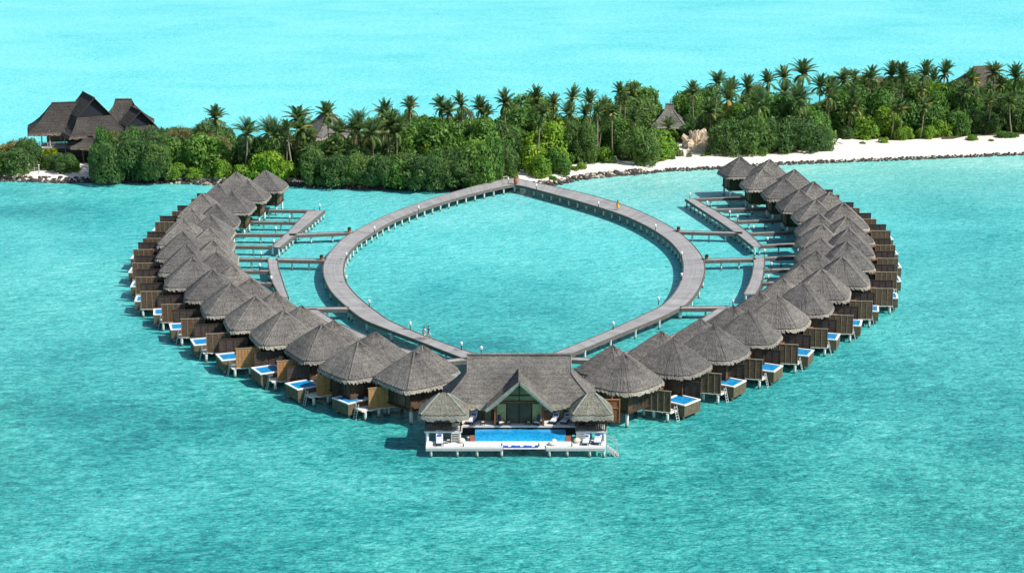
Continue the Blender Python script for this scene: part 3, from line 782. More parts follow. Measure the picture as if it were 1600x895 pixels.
# planters at the bridge ends
def leaf_tuft(n, r, h, seed):
    q = random.Random(seed); mb = MB()
    for i in range(n):
        a = q.uniform(0, 2 * PI); e = q.uniform(.2, 1.3); L = q.uniform(.5, 1) * h; w = r * .22
        d = Vector((math.cos(a) * math.cos(e) * r, math.sin(a) * math.cos(e) * r, math.sin(e) * L)); s = Vector((-math.sin(a), math.cos(a), 0)) * w
        mb.add([s * .3, s + d * .6, d + Vector((0, 0, -.08 * h)), -s + d * .6, -s * .3], [(0, 1, 2, 3, 4)])
    return mb
for px, py, lab in ((546, 362, 'dark planter at the far bridge on the left arm'), (502.5, 405.5, 'dark planter at the middle bridge on the left arm'),
                    (1060, 361, 'dark planter at the far bridge on the right arm'), (1104, 405, 'dark planter at the middle bridge on the right arm')):
    p = G(px, py, 1.55); t = thing('planter', lab, 'planter', (p.x, p.y, 1.5), 0, 'planters at the bridge ends')
    MB().tube([(0, 0, 0), (0, 0, .45)], [.22, .32], 10).build('pot', M['terracotta'], t)
    f = leaf_tuft(40, .5, .6, 3).build('foliage', M['leaf_dark'], t, fix=False); f.location = (0, 0, .42)
p = G(806, 288, 1.5); t = thing('urn', 'small terracotta urn where the boardwalk arms meet the shore', 'urn', (p.x, p.y, 1.55))
MB().tube([(0, 0, 0), (0, 0, .25), (0, 0, .8), (0, 0, 1.05), (0, 0, 1.2)], [.2, .38, .42, .22, .28], 14).build('body', M['terracotta'], t, smooth=True)
MB().tube([(0, 0, 1.2), (0, 0, 1.26)], [.32, .30], 14).build('rim', M['wood_red'], t)

# ------------------------------------------------------------------ pavilion house at the near end
CX = .78
def pavilion_house():
    t = thing('pavilion_house', 'large grey thatched pavilion house with glass gable, blue pool and white deck on stilts', 'house', (CX, 200, 0))
    yo = -200
    # main roof: ridge y 202.3, eave y 199.3
    rf = hip_gable_roof(5.67, 5.67, 1.2, 8.45, 3.0, 9.0, 7.25, 4.35, 5, .62, .22)
    ro = rf.build('roof', [M['thatch'], M['thatch_ridge'], M['thatch_fringe'], M['glass_dark']], t, loc=(0, 202.3 + yo, 0))
    # porch gable: two thatch slabs running back into the main roof
    g = MB(); y0, y1, hw, za, zf = 196.75 + yo, 201.3 + yo, 3.5, 7.55, 4.45; r = random.Random(3)
    for s in (-1, 1):
        NX, NY = 10, 8; top, bot = [], []
        for i in range(NX + 1):
            q = i / NX; x = s * hw * q; z = za - (za - zf) * q - .14 * math.sin(PI * q)
            top.append([len(g.v) + k for k in range(NY + 1)])
            for k in range(NY + 1): g.v.append((x, y0 + (y1 - y0) * k / NY, z + (r.uniform(-.03, .03) if k else 0)))
            bot.append([len(g.v) + k for k in range(NY + 1)])
            for k in range(NY + 1): g.v.append((x, y0 + .08 + (y1 - y0) * k / NY, z - .34))
        for i in range(NX):
            for k in range(NY):
                g.f.append((top[i][k], top[i + 1][k], top[i + 1][k + 1], top[i][k + 1])); g.m.append(0)
                g.f.append((bot[i][k], bot[i][k + 1], bot[i + 1][k + 1], bot[i + 1][k])); g.m.append(1)
            g.f.append((top[i][0], bot[i][0], bot[i + 1][0], top[i + 1][0])); g.m.append(2)
        for k in range(NY): g.f.append((top[NX][k], top[NX][k + 1], bot[NX][k + 1], bot[NX][k])); g.m.append(3)
    pg = g.build('porch_roof', [M['thatch'], M['wood_dark'], M['ridge_green'], M['thatch_fringe']], t, fix=False)
    b = MB()
    for s in (-1, 1): b.bar((0, y0 - .03, za - .08), (s * (hw + .12), y0 - .03, zf - .12), .14, .30)
    b.build('barge_board', M['ridge_green'], pg)
    MB().tube([(0, y0 - .05, za + .04), (0, y1, za + .04)], [.16, .16], 8).build('ridge_roll', M['thatch_ridge'], pg)
    # porch front wall
    yw = 198.75 + yo; hwall = 2.55
    w = MB(); w.box(0, yw + .02, 3.45, 5.0, .06, 2.3, mat=0)
    w.build('glass_doors', M['glass_dark'], t)
    tri = MB(); tri.add([(-2.35, yw, 4.85), (2.35, yw, 4.85), (0, yw, 6.95), (-2.35, yw + .06, 4.85), (2.35, yw + .06, 4.85), (0, yw + .06, 6.95)], [(0, 1, 2), (5, 4, 3), (0, 3, 4, 1), (1, 4, 5, 2), (2, 5, 3, 0)])
    tri.build('gable_glass', M['glass_green'], t)
    fr = MB()
    fr.box(0, yw - .06, 4.72, 5.3, .14, .2, mat=1)
    for x in (-2.6, 2.6): fr.box(x, yw - .75, 3.6, .22, .22, 2.6, mat=1)
    for x in (-1.35, 0, 1.35): fr.box(x, yw - .05, 3.45, .1, .1, 2.3, mat=0)
    fr.box(0, yw - .05, 5.8, .09, .1, 2.1, mat=0); fr.box(0, yw - .055, 5.45, 3.4, .1, .09, mat=0)
    for s in (-1, 1): fr.bar((s * 2.5, yw - .05, 4.85), (0, yw - .05, 7.08), .1, .16, 0)
    fr.build('porch_frame', [M['wood_dark'], M['wood_red']], t)
    for s in (-1, 1):
        c = MB(); n = 9
        for i in range(n): c.box(s * (1.5 + i * .11), yw - .10 - .03 * (i % 2), 3.45, .11, .07, 2.15)
        c.build('curtain', M['curtain'], t)
    # side walls with shutters
    for s in (-1, 1):
        m = MB(); xx = s * 4.9
        m.box(xx, 199.95 + yo, 3.4, 4.4, .12, 2.2, mat=0)
        for k in range(5): m.box(xx - 2.0 + k * 1.0, 199.86 + yo, 3.4, .12, .1, 2.2, mat=1)
        for k in range(4): m.box(xx - 1.5 + k * 1.0, 199.87 + yo, 3.3, .7, .05, 1.9, mat=2 if k % 2 else 3)
        m.build('side_wall', [M['wood_dark'], M['wood_red'], M['glass_green'], M['glass_dark']], t)
    MB().box(0, 202.9 + yo, 3.4, 14.2, 5.6, 2.1).build('back_wall', M['wall'], t)
    # terrace
    d = MB(); d.box(0, 202.0 + yo, 2.19, 15.4, 8.2, .22)
    d.build('terrace', M['deck_white'], t)
    # pool
    p = MB(); p.box(.12, 196.85 + yo, 1.42, 9.75, 1.98, .98); pl = p.build('pool', M['pool_tile'], t)
    MB().box(.12, 196.86 + yo, 1.925, 9.5, 1.75, .05).build('pool_water', M['pool_water'], pl)
    for s in (-1, 1): MB().box(.12 + s * 5.15, 195.95 + yo, 1.5, .5, .3, .6).build('pool_step', M['terracotta'], t)
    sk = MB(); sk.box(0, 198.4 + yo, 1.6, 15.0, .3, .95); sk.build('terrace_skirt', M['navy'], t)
    # lower deck with a stepped notch in the middle of its front edge
    L = MB()
    L.box(-5.85, 194.95 + yo, 1.12, 8.2, 1.9, .16); L.box(6.0, 194.95 + yo, 1.12, 6.3, 1.9, .16); L.box(.55, 195.25 + yo, 1.12, 4.6, 1.3, .157)
    L.build('sun_deck', M['white'], t)
    st = MB(); st.box(.55, 194.32 + yo, .98, 4.5, .6, .1); st.build('deck_step', M['white'], t)
    F = MB(); F.box(-5.85, 193.97 + yo, .90, 8.2, .07, .27); F.box(6.0, 193.97 + yo, .90, 6.3, .07, .27); F.build('deck_fascia', M['metal'], t)
    for x in (-9.4, -6.6, -4.5, -1.9, 3.2, 5.1, 7.5, 9.0):
        put('piling', PIER, t, (x, 194.12 + yo, -.25))
    for x in (-5.5, -2.5, .5, 3.5, 6.5, 8.6): put('piling', PIER, t, (x, 197.2 + yo, 0))
    for x in (-7, -3.5, 0, 3.5, 7): put('piling', PILE_TALL, t, (x, 205.5 + yo, .4))
    # water stair at the right end
    s = MB()
    for k in range(5): s.box(9.45 + k * .26, 194.7 + yo, 1.0 - k * .22, .28, 1.0, .06)
    s.bar((9.3, 194.18 + yo, 1.0), (10.5, 194.18 + yo, -.2), .07, .18); s.bar((9.3, 195.22 + yo, 1.0), (10.5, 195.22 + yo, -.2), .07, .18)
    for y in (194.18, 195.22):
        s.bar((9.3, y + yo, 1.2), (9.3, y + yo, 2.1), .06); s.bar((10.45, y + yo, -.3), (10.45, y + yo, 1.5), .07); s.bar((9.3, y + yo, 2.1), (10.45, y + yo, 1.5), .06)
    s.build('water_stair', M['metal'], t)
    b = MB(); b.box(10.0, 198.3 + yo, 3.5, .1, 2.2, 2.0, mat=0)
    b.box(9.95, 197.2 + yo, 3.6, 1.5, .1, 2.6, mat=0); b.box(9.95, 197.12 + yo, 4.86, 1.6, .12, .1, mat=1); b.box(9.95, 197.12 + yo, 3.9, 1.5, .1, .08, mat=1)
    for x in (9.2, 10.7): b.box(x, 197.12 + yo, 3.6, .12, .14, 2.7, mat=1)
    bo = b.build('timber_screen', [M['wood_red'], M['screen_new']], t, loc=(0.2, 2.0, 0))
    return t
pavilion_house()

def gazebo(label, x0, x1, xr):
    cx = (x0 + x1) / 2; y0, y1 = 195.9, 198.6; cy = (y0 + y1) / 2
    t = thing('gazebo', label, 'gazebo', (cx, cy, 0), 0, 'gazebos at the corners of the sun deck')
    hx = (x1 - x0) / 2; hy = (y1 - y0) / 2
    ro = pyramid_roof(hx + .62, hy + .6, 4.3, 6.15, .38, 40 + int(cx), 7, 104, .6, RM_PALE).build('roof', RM_PALE, t)
    MB().box(0, 0, 2.22, hx * 2, hy * 2, .16).build('floor', M['pile'], t)
    for sx_ in (-1, 1):
        for sy_ in (-1, 1):
            MB().box(sx_ * (hx - .15), sy_ * (hy - .12), 3.2, .16, .16, 1.9).build('post', M['wood_dark'], t)
            MB().tube([(sx_ * (hx - .3), sy_ * (hy - .2), -.8), (sx_ * (hx - .3), sy_ * (hy - .2), 2.13)], [.17, .17], 10).build('piling', M['white'], t)
    r = MB()
    gap = 1.0; gx = xr
    for sy_ in (-1, 1):
        spans = [(-hx + .15, hx - .15)] if sy_ > 0 else ([(-hx + .15, gx - .45), (gx + .45, hx - .15)])
        for a, b in spans:
            if b - a < .2: continue
            r.bar((a, sy_ * (hy - .12), 3.15), (b, sy_ * (hy - .12), 3.15), .09); r.bar((a, sy_ * (hy - .12), 2.45), (b, sy_ * (hy - .12), 2.45), .06)
            k = max(2, int((b - a) / .22))
            for i in range(k + 1): r.box(a + (b - a) * i / k, sy_ * (hy - .12), 2.8, .07, .05, .7)
    for sx_ in (-1, 1):
        r.bar((sx_ * (hx - .15), -hy + .2, 3.15), (sx_ * (hx - .15), hy - .2, 3.15), .09)
        for i in range(9): r.box(sx_ * (hx - .15), -hy + .3 + i * (2 * hy - .6) / 8, 2.75, .05, .07, .8)
    r.build('railing', M['wood_dark'], t)
    s = MB()
    for i in range(6): s.box(gx, -hy - .08 - .07 * i, 2.1 - i * .17, .85, .20, .06, mat=0)
    for q in (-.46, .46): s.bar((gx + q, -hy - .02, 2.15), (gx + q, -hy - .5, 1.22), .06, .14, 0)
    s.build('stair', M['metal'], t)
    tb = MB(); tb.box(-.3, .1, 2.72, 1.0, .8, .06); tb.tube([(-.3, .1, 2.3), (-.3, .1, 2.7)], [.08, .08], 8)
    tb.build('table', M['wood_dark'], t)
    for q in (-1.05, .45): 
        c = MB(); c.box(q, .1, 2.62, .45, .45, .06)
        for ax, ay in ((-.2, -.1), (.2, -.1), (-.2, .3), (.2, .3)): c.box(q + ax, ay, 2.45, .05, .05, .3)
        c.box(q + (-.2 if q < 0 else .2), .1, 2.92, .05, .45, .55); c.build('chair', M['wood_red'], t)
    cs = MB(); cs.box(hx - .75, .5, 2.52, .8, .6, .42); cs.build('bench_cushion', M['cream'], t)
gazebo('small pale thatched gazebo on white stilts at the left corner of the sun deck', -9.4, -5.35, 1.35)
gazebo('small pale thatched gazebo on white stilts at the right corner of the sun deck', 6.85, 10.2, -1.15)

# loungers, mats and little deck furniture
def make_lounger():
    t = thing('sun_lounger', 'tmp', 'sun lounger')
    f = MB(); f.box(0, -.25, .26, .74, 1.35, .07)
    for x in (-.33, .33):
        f.bar((x, .42, .26), (x, .95, .98), .06)
    f.build('frame', M['navy'], t)
    for x in (-.32, .32):
        for y in (-.85, .4): MB().box(x, y, .115, .07, .07, .23).build('leg', M['navy'], t)
    m = MB(); m.box(0, -.27, .345, .68, 1.30, .10); m.bar((0, .40, .40), (0, .95, 1.10), .68, .11)
    m.build('mattress', M['striped'], t)
    p = MB(); p.bar((0, .44, .60), (0, .53, .72), .40, .16); p.build('cushion', M['blue_cloth'], t)
    return t
l0 = make_lounger(); lf = [True]
def lounger(px, py, z, rot, lab, scale=1.0):
    p = G(px, py, z); t = l0 if lf[0] else copy_tree(l0); lf[0] = False
    t.location = (p.x, p.y, z); t.rotation_euler.z = rot; t.scale = (scale,) * 3; tag(t, lab, 'sun lounger', 'striped sun loungers round the pool')
lounger(687, 692.5, 1.2, .05, 'striped sun lounger alone below the left gazebo', 1.1)
lounger(916, 692, 1.2, -.12, 'striped sun lounger below the right gazebo, the one nearer its stair', 1.0)
lounger(934.5, 691, 1.2, -.12, 'striped sun lounger at the right deck end beside the water stair', 1.1)
lounger(738, 659.5, 2.3, -.3, 'striped sun lounger on the terrace beside the left gazebo', 1.1)
lounger(867, 659, 2.3, -.3, 'striped sun lounger on the terrace right of the porch posts')
lounger(884, 659, 2.3, -.3, 'striped sun lounger on the terrace beside the right gazebo')
for i, (px, lab) in enumerate(((791, 'blue mat at the left end of the notched deck step'), (810, 'blue mat in the middle of the notched deck step'), (828, 'blue mat at the right end of the notched deck step'))):
    p = G(px, 698.5, 1.2); t = thing('beach_mat', lab, 'mat', (p.x, 194.42, 1.03), 0, 'blue mats on the deck step')
    m = MB(); m.box(0, 0, .06, 1.25, .5, .10); m.build('mat', M['blue_cloth'], t)
    q = MB(); q.box(.68, 0, .10, .42, .46, .13, rot=.1); q.build('pillow', M['blue_cloth'], t); q2 = MB(); q2.box(.36, 0, .13, .34, .47, .08); q2.build('towel', M['white'], t)
def armchair(px, rot, lab):
    p = G(px, 661, 2.3); t = thing('armchair', lab, 'armchair', (p.x, 198.15, 2.3), rot, 'armchairs under the porch')
    m = MB(); m.box(0, 0, .22, .8, .8, .22)
    m.bar((-.34, .3, .3), (-.34, -.35, .55), .1); m.bar((.34, .3, .3), (.34, -.35, .55), .1); m.bar((0, .3, .3), (0, .52, 1.0), .8, .1)
    for x in (-.34, .34):
        for y in (-.34, .34): m.box(x, y, .05, .08, .08, .12)
    m.build('frame', M['wood_dark'], t)
    c = MB(); c.box(0, -.02, .39, .62, .66, .12); c.build('seat_cushion', M['cream'], t)
    b = MB(); b.bar((0, .2, .48), (0, .34, .92), .5, .14); b.build('back_cushion', M['blue_cloth'], t)
armchair(782, .5, 'low armchair with cream seat at the left porch post'); armchair(840, -.5, 'low armchair with cream seat at the right porch post')
for px, py, z, lab in ((794, 660.5, 2.3, 'low dark coffee table left of the glass doors'), (825, 660.5, 2.3, 'low dark coffee table right of the glass doors'),
                    (754, 660, 2.3, 'small side table beside the terrace lounger'), (700, 692, 1.2, 'small side table next to the lone left lounger'), (925, 692.5, 1.2, 'small side table between the two right loungers')):
    p = G(px, py, z); t = thing('side_table', lab, 'table', (p.x, p.y if z < 2 else 198.1, z), 0, 'small tables on the decks')
    m = MB(); m.box(0, 0, .30, .55, .42, .05)
    for x in (-.22, .22):
        for y in (-.16, .16): m.box(x, y, .14, .05, .05, .28)
    m.build('tabletop', M['wood_dark'], t); n = MB(); n.box(.05, 0, .36, .3, .22, .06); n.build('tray', M['cream'], t)
for px, lab in ((721.5, 'round white pouf on the left half of the sun deck'), (901.5, 'round white pouf on the right half of the sun deck')):
    p = G(px, 689.8, 1.2); t = thing('pouf', lab, 'pouf', (p.x, p.y - .3, 1.2))
    MB().sphere((0, 0, .26), .38, 14, sz=.65).build('cushion', M['cream'], t, smooth=True); MB().tube([(0, 0, .24), (0, 0, .29)], [.385, .385], 14).build('seam', M['deck_white'], t)
p = G(864, 694.5, 1.2); t = thing('beanbag', 'crumpled cream beanbag on the white sun deck', 'beanbag', (p.x, p.y, 1.2))
m = MB().sphere((0, 0, .18), .55, 14, sz=.38); m.sphere((.1, .25, .38), .3, 12, sz=.6); m.build('cushion', M['cream'], t, smooth=True); MB().tube([(.1, .28, .52), (.14, .34, .66)], [.06, .02], 6).build('tuft', M['screen_cap'], t)
for px, lab in ((724, 'short brown deck light on the left of the front edge'), (784, 'short brown deck light left of the notched step'), (842, 'short brown deck light right of the notched step'), (893.5, 'short brown deck light on the right of the front edge')):
    p = G(px, 697, 1.2); t = thing('deck_light', lab, 'deck light', (p.x, 194.2 if px not in (784, 842) else 194.3, 1.2), 0, 'lights on the deck edge')
    MB().tube([(0, 0, 0), (0, 0, .34)], [.07, .06], 8).build('post', M['wood_dark'], t); MB().tube([(0, 0, .34), (0, 0, .44)], [.11, .04], 8).build('cap', M['metal'], t)

# ------------------------------------------------------------------ people
def skinned(name, verts, edges, rad, mat, root=0, levels=2):
    me = bpy.data.meshes.new(name); me.from_pydata(verts, edges, [])
    o = bpy.data.objects.new(name, me); COL.objects.link(o)
    md = o.modifiers.new('skin', 'SKIN'); sv = me.skin_vertices[0].data
    for i, r in enumerate(rad): sv[i].radius = (r, r); sv[i].use_root = (i == root)
    sb = o.modifiers.new('sub', 'SUBSURF'); sb.levels = levels; sb.render_levels = levels
    dg = bpy.context.evaluated_depsgraph_get(); dg.update()
    m2 = bpy.data.meshes.new_from_object(o.evaluated_get(dg)); bpy.data.objects.remove(o)
    m2.materials.clear(); m2.materials.append(mat); m2.polygons.foreach_set('use_smooth', [True] * len(m2.polygons))
    n = bpy.data.objects.new(name, m2); COL.objects.link(n); return n
def person(label, loc, rot, stride, top, low, hair_long=False, dress=False):
    t = thing('person', label, 'person', loc, rot)
    s = stride
    V, E, Rd = [], [], []
    def add(p, r, par=None):
        V.append(p); Rd.append(r)
        if par is not None: E.append((par, len(V) - 1))
        return len(V) - 1
    pel = add((0, 0, .94), .125); w = add((0, 0, 1.08), .115, pel); ch = add((0, .01, 1.28), .14, w); sh = add((0, 0, 1.42), .10, ch)
    nk = add((0, -.005, 1.50), .052, sh); hd = add((0, -.015, 1.585), .082, nk); hd2 = add((0, -.005, 1.665), .088, hd); add((0, .0, 1.725), .06, hd2)
    add((0, -.105, 1.63), .02, hd2)
    for q in (-1, 1):
        k = q * s
        hip = add((q * .095, 0, .88), .098, pel); kn = add((q * .10, -.12 * k - .02, .50), .062, hip); an = add((q * .10, -.24 * k + (.06 if k < 0 else 0), .085), .042, kn)
        add((q * .105, -.24 * k - .10 + (.06 if k < 0 else 0), .04), .040, an)
        s1 = add((q * .185, 0, 1.40), .062, sh); el = add((q * .225, .10 * k + .02, 1.13), .044, s1); wr = add((q * .225, .17 * k - .06, .90), .030, el)
        pm = add((q * .222, .18 * k - .075, .84), .034, wr)
        for fi, (dx, dl) in enumerate(((-.03, .07), (-.01, .085), (.01, .08), (.028, .065))):
            f1 = add((q * .222 + .2 * dx, .18 * k - .085 + dx * 1.2, .80), .010, pm); add((q * .222 + .2 * dx - q * .01, .18 * k - .09 + dx * 1.3, .80 - dl * .6), .008, f1)
        add((q * .205, .18 * k - .125, .825), .011, pm)
    b = skinned('body', V, E, Rd, M['skin']); b.parent = t
    # clothes
    tv = [(0, 0, .93), (0, 0, 1.08), (0, .01, 1.28), (0, 0, 1.42), (-.185, 0, 1.40), (-.21, .06 * -s, 1.25), (.185, 0, 1.40), (.21, .06 * s, 1.25)]
    sh_o = skinned('dress' if dress else 'shirt', tv, [(0, 1), (1, 2), (2, 3), (3, 4), (4, 5), (3, 6), (6, 7)], [.15, .135, .16, .115, .08, .068, .08, .068], M[top]); sh_o.parent = t
    if dress:
        sk = MB(); n = 14; rows = []
        for z, r in ((1.0, .15), (.8, .21), (.6, .26), (.42, .31)):
            rows.append([len(sk.v) + j for j in range(n)])
            for j in range(n): a = 2 * PI * j / n; sk.v.append((r * math.cos(a), r * math.sin(a) * .85, z))
        for i in range(3):
            for j in range(n): sk.f.append((rows[i][j], rows[i + 1][j], rows[i + 1][(j + 1) % n], rows[i][(j + 1) % n])); sk.m.append(0)
        sk.build('skirt', M[low], t, smooth=True)
    else:
        lv = [(0, 0, .97), (0, 0, .90)]; le = [(0, 1)]; lr = [.14, .14]
        for q in (-1, 1): lv += [(q * .095, 0, .86), (q * .10, -.10 * q * s - .01, .57)]; i = len(lv); le += [(1, i - 2), (i - 2, i - 1)]; lr += [.115, .088]
        o = skinned('shorts', lv, le, lr, M[low]); o.parent = t
    h = MB(); h.sphere((0, .015, 1.675), .10, 12, sz=.95)
    if hair_long: h.sphere((0, .06, 1.56), .085, 10, sz=1.7)
    h.build('hair', M['hair'], t, smooth=True)
    e = MB(); 
    for q in (-.034, .034): e.sphere((q, -.088, 1.655), .012, 6)
    return t
Z = 1.51
p = G(663, 531, Z); person('person in white shirt walking with a person in blue on the boardwalk', (p.x, p.y, Z), 2.3, 1, 'shirt_white', 'shorts_pale')
p = G(670, 529.5, Z); person('person in blue shirt walking beside a person in white on the boardwalk', (p.x, p.y, Z), 2.3, -1, 'shirt_blue', 'shorts_pale')
p = G(965.5, 328, Z); person('person with long dark hair in a yellow dress on the right boardwalk arm', (p.x, p.y, Z), 2.4, 1, 'yellow_cloth', 'yellow_cloth', True, True)

# ------------------------------------------------------------------ island houses
def big_house():
    c = G(140, 252); t = thing('beach_house', 'big dark thatched house with three peaked roofs among bushes at the island end', 'house', (c.x, c.y, .9))
    ax = math.radians(-64)
    def roof(name, x, y, rot, mb, mats): return mb.build(name, mats, t, loc=(x, y, 0), rot=rot)
    mats = [M['thatch_old'], M['thatch_ridge_old'], M['thatch_fringe_old'], M['navy']]
    roof('main_roof', -.3, 3.4, ax, hip_gable_roof(4.6, 4.2, 3.3, 7.8, 5.9, 11.6, 8.0, 4.9, 21, .5, .5), mats)
    roof('left_roof', -5.2, 4.6, math.radians(14), hip_gable_roof(2.6, 2.9, .5, 7.4, 5.0, 9.9, 9.4, 4.9, 22, .6, .5), mats)
    roof('right_roof', 9.0, 3.0, ax, hip_gable_roof(3.4, 3.0, 2.9, 5.6, 4.6, 8.9, 6.0, 3.6, 23, .5, .3), mats)
    roof('rear_roof', 5.4, 9.0, 0, hip_gable_roof(1.6, 1.9, 1.2, 5.0, 4.8, 9.9, 8.6, 5.2, 24, .4, .3), mats)
    roof('porch_roof', 1.6, -5.0, math.radians(-20), hip_gable_roof(.5, .7, .2, 3.0, 2.6, 4.9, 4.6, 3.0, 25, .4, .2), mats)
    w = MB(); w.box(2.0, 4.0, 3.9, 13, 7, 3.6, rot=.1, mat=0); w.box(9.4, 3.2, 2.4, 6, 6, 4.0, rot=ax, mat=0); w.box(5.4, 9, 3, 7, 6, 5, mat=0)
    for k in range(8): w.box(-5.5 + k * 1.9, .48 + k * .19, 3.9, .12, .1, 3.4, rot=.1, mat=1)
    w.build('wall', [M['glass_dark'], M['metal']], t)
    g = MB(); g.box(-6.5, 2.2, 3.8, 4.2, .12, 2.6, rot=.2); g.build('veranda_window', M['glass_green'], t)
    d = MB(); d.box(-3.6, 1.8, 1.95, 12, 5.5, .22, rot=.12); d.build('veranda_floor', M['deck_grey'], t)
    r = MB()
    pts = [(-9.6, -.2), (-7.8, -1.0), (-4.6, -1.1), (-1.4, -.8), (1.6, -.4)]
    for a, b in zip(pts, pts[1:]):
        for z in (2.35, 2.65, 2.95): r.bar((a[0], a[1], z), (b[0], b[1], z), .07)
        r.bar((a[0], a[1], 2.0), (a[0], a[1], 3.0), .1)
    r.build('railing', M['metal'], t)
    for x, y in ((-9.2, .4), (-7.4, -.6), (-4.4, -.7), (-1.2, -.4), (1.6, 0)):
        MB().tube([(x, y, 0), (x, y, 5.2)], [.14, .12], 8).build('post', M['metal'], t)
    for x, y in ((.4, -6.8), (5.0, -7.6), (1.0, -3.6)): MB().tube([(x, y, 0), (x, y, 3.0)], [.14, .12], 8).build('porch_post', M['trunk'], t)
    s = MB()
    s.bar((2.6, -2.0, 2.0), (4.6, -6.0, 0), .2, .2); s.bar((4.0, -1.4, 2.0), (6.0, -5.4, 0), .2, .2)
    for k in range(7): s.box(3.5 + k * .28, -2.0 - k * .56, 1.8 - k * .27, 1.6, .5, .08, rot=-.46)
    s.build('stair', M['deck_white'], t)
big_house()
def bungalow(name, label, px, py, zap, ze, a, ex, ey, rot, old=True, door=False, wallm='wall'):
    c = G(px, py, zap); t = thing(name, label, 'hut', (c.x, c.y, .9), rot); za = zap - .9
    ze = ze - .9; zb = za - (za - ze) * .3
    mats = RM_OLD if old else RM
    hip_gable_roof(a, a + .2, ey * .3, ex, ey, za, zb, ze, int(px), .45, .2).build('roof', mats, t)
    MB().box(0, 0, ze / 2, ex * 1.5, ey * 1.5, ze).build('wall', M[wallm], t)
    d = MB(); d.box(0, -ey * .75 - .03, 1.0, 1.0, .08, 2.0, mat=0)
    for s in (-.62, .62): d.box(s, -ey * .75 - .05, 1.05, .14, .14, 2.1, mat=1)
    d.build('door', [M['glass_dark'], M['tile_teal']], t)
    return t
bungalow('hut', 'grey pointed thatched hut roof showing between palms left of the island middle', 512, 163, 9.5, 3.6, .3, 4.6, 4.6, .5, False)
bungalow('hut', 'old dark thatched hut with peaked roof among palms at the right island end', 1536, 104, 8.6, 4.2, 2.6, 6.4, 5.0, .35)
bungalow('hut', 'small weathered thatched hut with teal door frame behind the sandy clearing', 1046, 163, 7.0, 2.8, .8, 3.6, 3.3, -.1, False, True, 'wall_olive')
bungalow('hut', 'low thatched hut nearly buried in bushes left of the boardwalk landing', 627, 233, 4.6, 2.0, .6, 3.0, 2.6, .9, False)

# ------------------------------------------------------------------ rocks
def boulder(mb, x, y, z, r, rr, mat=0):
    b = len(mb.v); mb.sphere((x, y, z), r, 8, mat, .7)
    for i in range(b, len(mb.v)):
        v = mb.v[i]; mb.v[i] = (v[0] + rr.uniform(-.22, .22) * r, v[1] + rr.uniform(-.22, .22) * r, v[2] + rr.uniform(-.18, .18) * r)
def rubble():
    rr = random.Random(11); mb = MB()
    x = -40
    while x < 1660:
        sy_ = interp(SHORE, x); k = 3 if x < 790 else 2
        n = 8 if (835 < x < 1010) else 6
        for _ in range(n):
            px = x + rr.uniform(-4, 4); py = sy_ - rr.uniform(-1.0, 3.4 if x < 1010 else 1.8); p = G(px, py, .1)
            if 785 < px < 832 and rr.random() < .75: continue
            d = (sy_ - py)
            pale = rr.random() < (.10 + .12 * max(0, d) if 800 < x < 1010 else .06)
            boulder(mb, p.x, p.y, .05 + .16 * max(0, d), rr.uniform(.18, .46) if x < 1010 else rr.uniform(.14, .32), rr, 1 if pale else 0)
        x += 5.0
    o = mb.build('rubble', [M['rock'], M['rock_pale']], None); tag(o, 'dark and pale coral rubble piled along the shoreline', 'rubble', None, 'stuff')
rubble()
def outcrop(label, px, py, rw, h, n, seed):
    rr = random.Random(seed); c = G(px, py, 1.0); mb = MB()
    bm = bmesh.new(); bmesh.ops.create_icosphere(bm, subdivisions=4, radius=1)
    for v in bm.verts:
        q_ = mnoise.cell(v.co * 2.6 + Vector((seed, 0, 0))); k = .92 + .34 * q_ + .25 * mnoise.noise(v.co * 3.1 + Vector((0, seed, 0))) + rr.uniform(-.04, .04)
        v.co = Vector((v.co.x * rw * k, v.co.y * rw * .6 * k, max(-.2, v.co.z) * h * k))
    me = bpy.data.meshes.new('rock_outcrop'); bm.to_mesh(me); bm.free(); me.materials.append(M['rock_sand'])
    o = put('rock_outcrop', me, None, (c.x, c.y, .9)); tag(o, label, 'rock')
outcrop('tall tan sandstone outcrop behind the sandy clearing', 1089, 231, 2.7, 3.6, 5, 3)
outcrop('low pale sandstone slab at the foot of the tall tan outcrop', 1103, 236, 2.4, 1.6, 5, 8)
for px, py, lab in ((45, 272, 'thin white post at the left of the house landing'), (53, 268, 'thin grey post in the middle of the house landing'), (60.5, 273, 'thick white post at the right of the house landing')):
    p = G(px, py, .8); t = thing('mooring_post', lab, 'post', (p.x, p.y, .6), 0, 'posts on the house landing')
    MB().tube([(0, 0, 0), (0.1, 0, 2.0)], [.14, .11], 8).build('post', M['metal'], t); MB().tube([(0.1, 0, 2.0), (.1, 0, 2.12)], [.17, .1], 8).build('cap', M['white'], t)
for px, py, lab in ((957, 253, 'white beach chair beside the dark round bush, left one'), (963, 252, 'white beach chair beside the dark round bush, right one'), (1306, 226, 'white beach lounger under the trees, nearest the big dark bush'), (1315, 225, 'white beach lounger under the trees, farther along the beach')):
    p = G(px, py, 1.0); t = thing('beach_chair', lab, 'chair', (p.x, p.y, .95), .4, 'white chairs on the beach')
    m = MB(); m.box(0, -.2, .3, .7, 1.2, .08); m.bar((0, .4, .32), (0, .85, .95), .7, .08); m.build('seat', M['white'], t)
    for x in (-.3, .3):
        for y in (-.7, .35): MB().box(x, y, .14, .07, .07, .26).build('leg', M['white'], t)

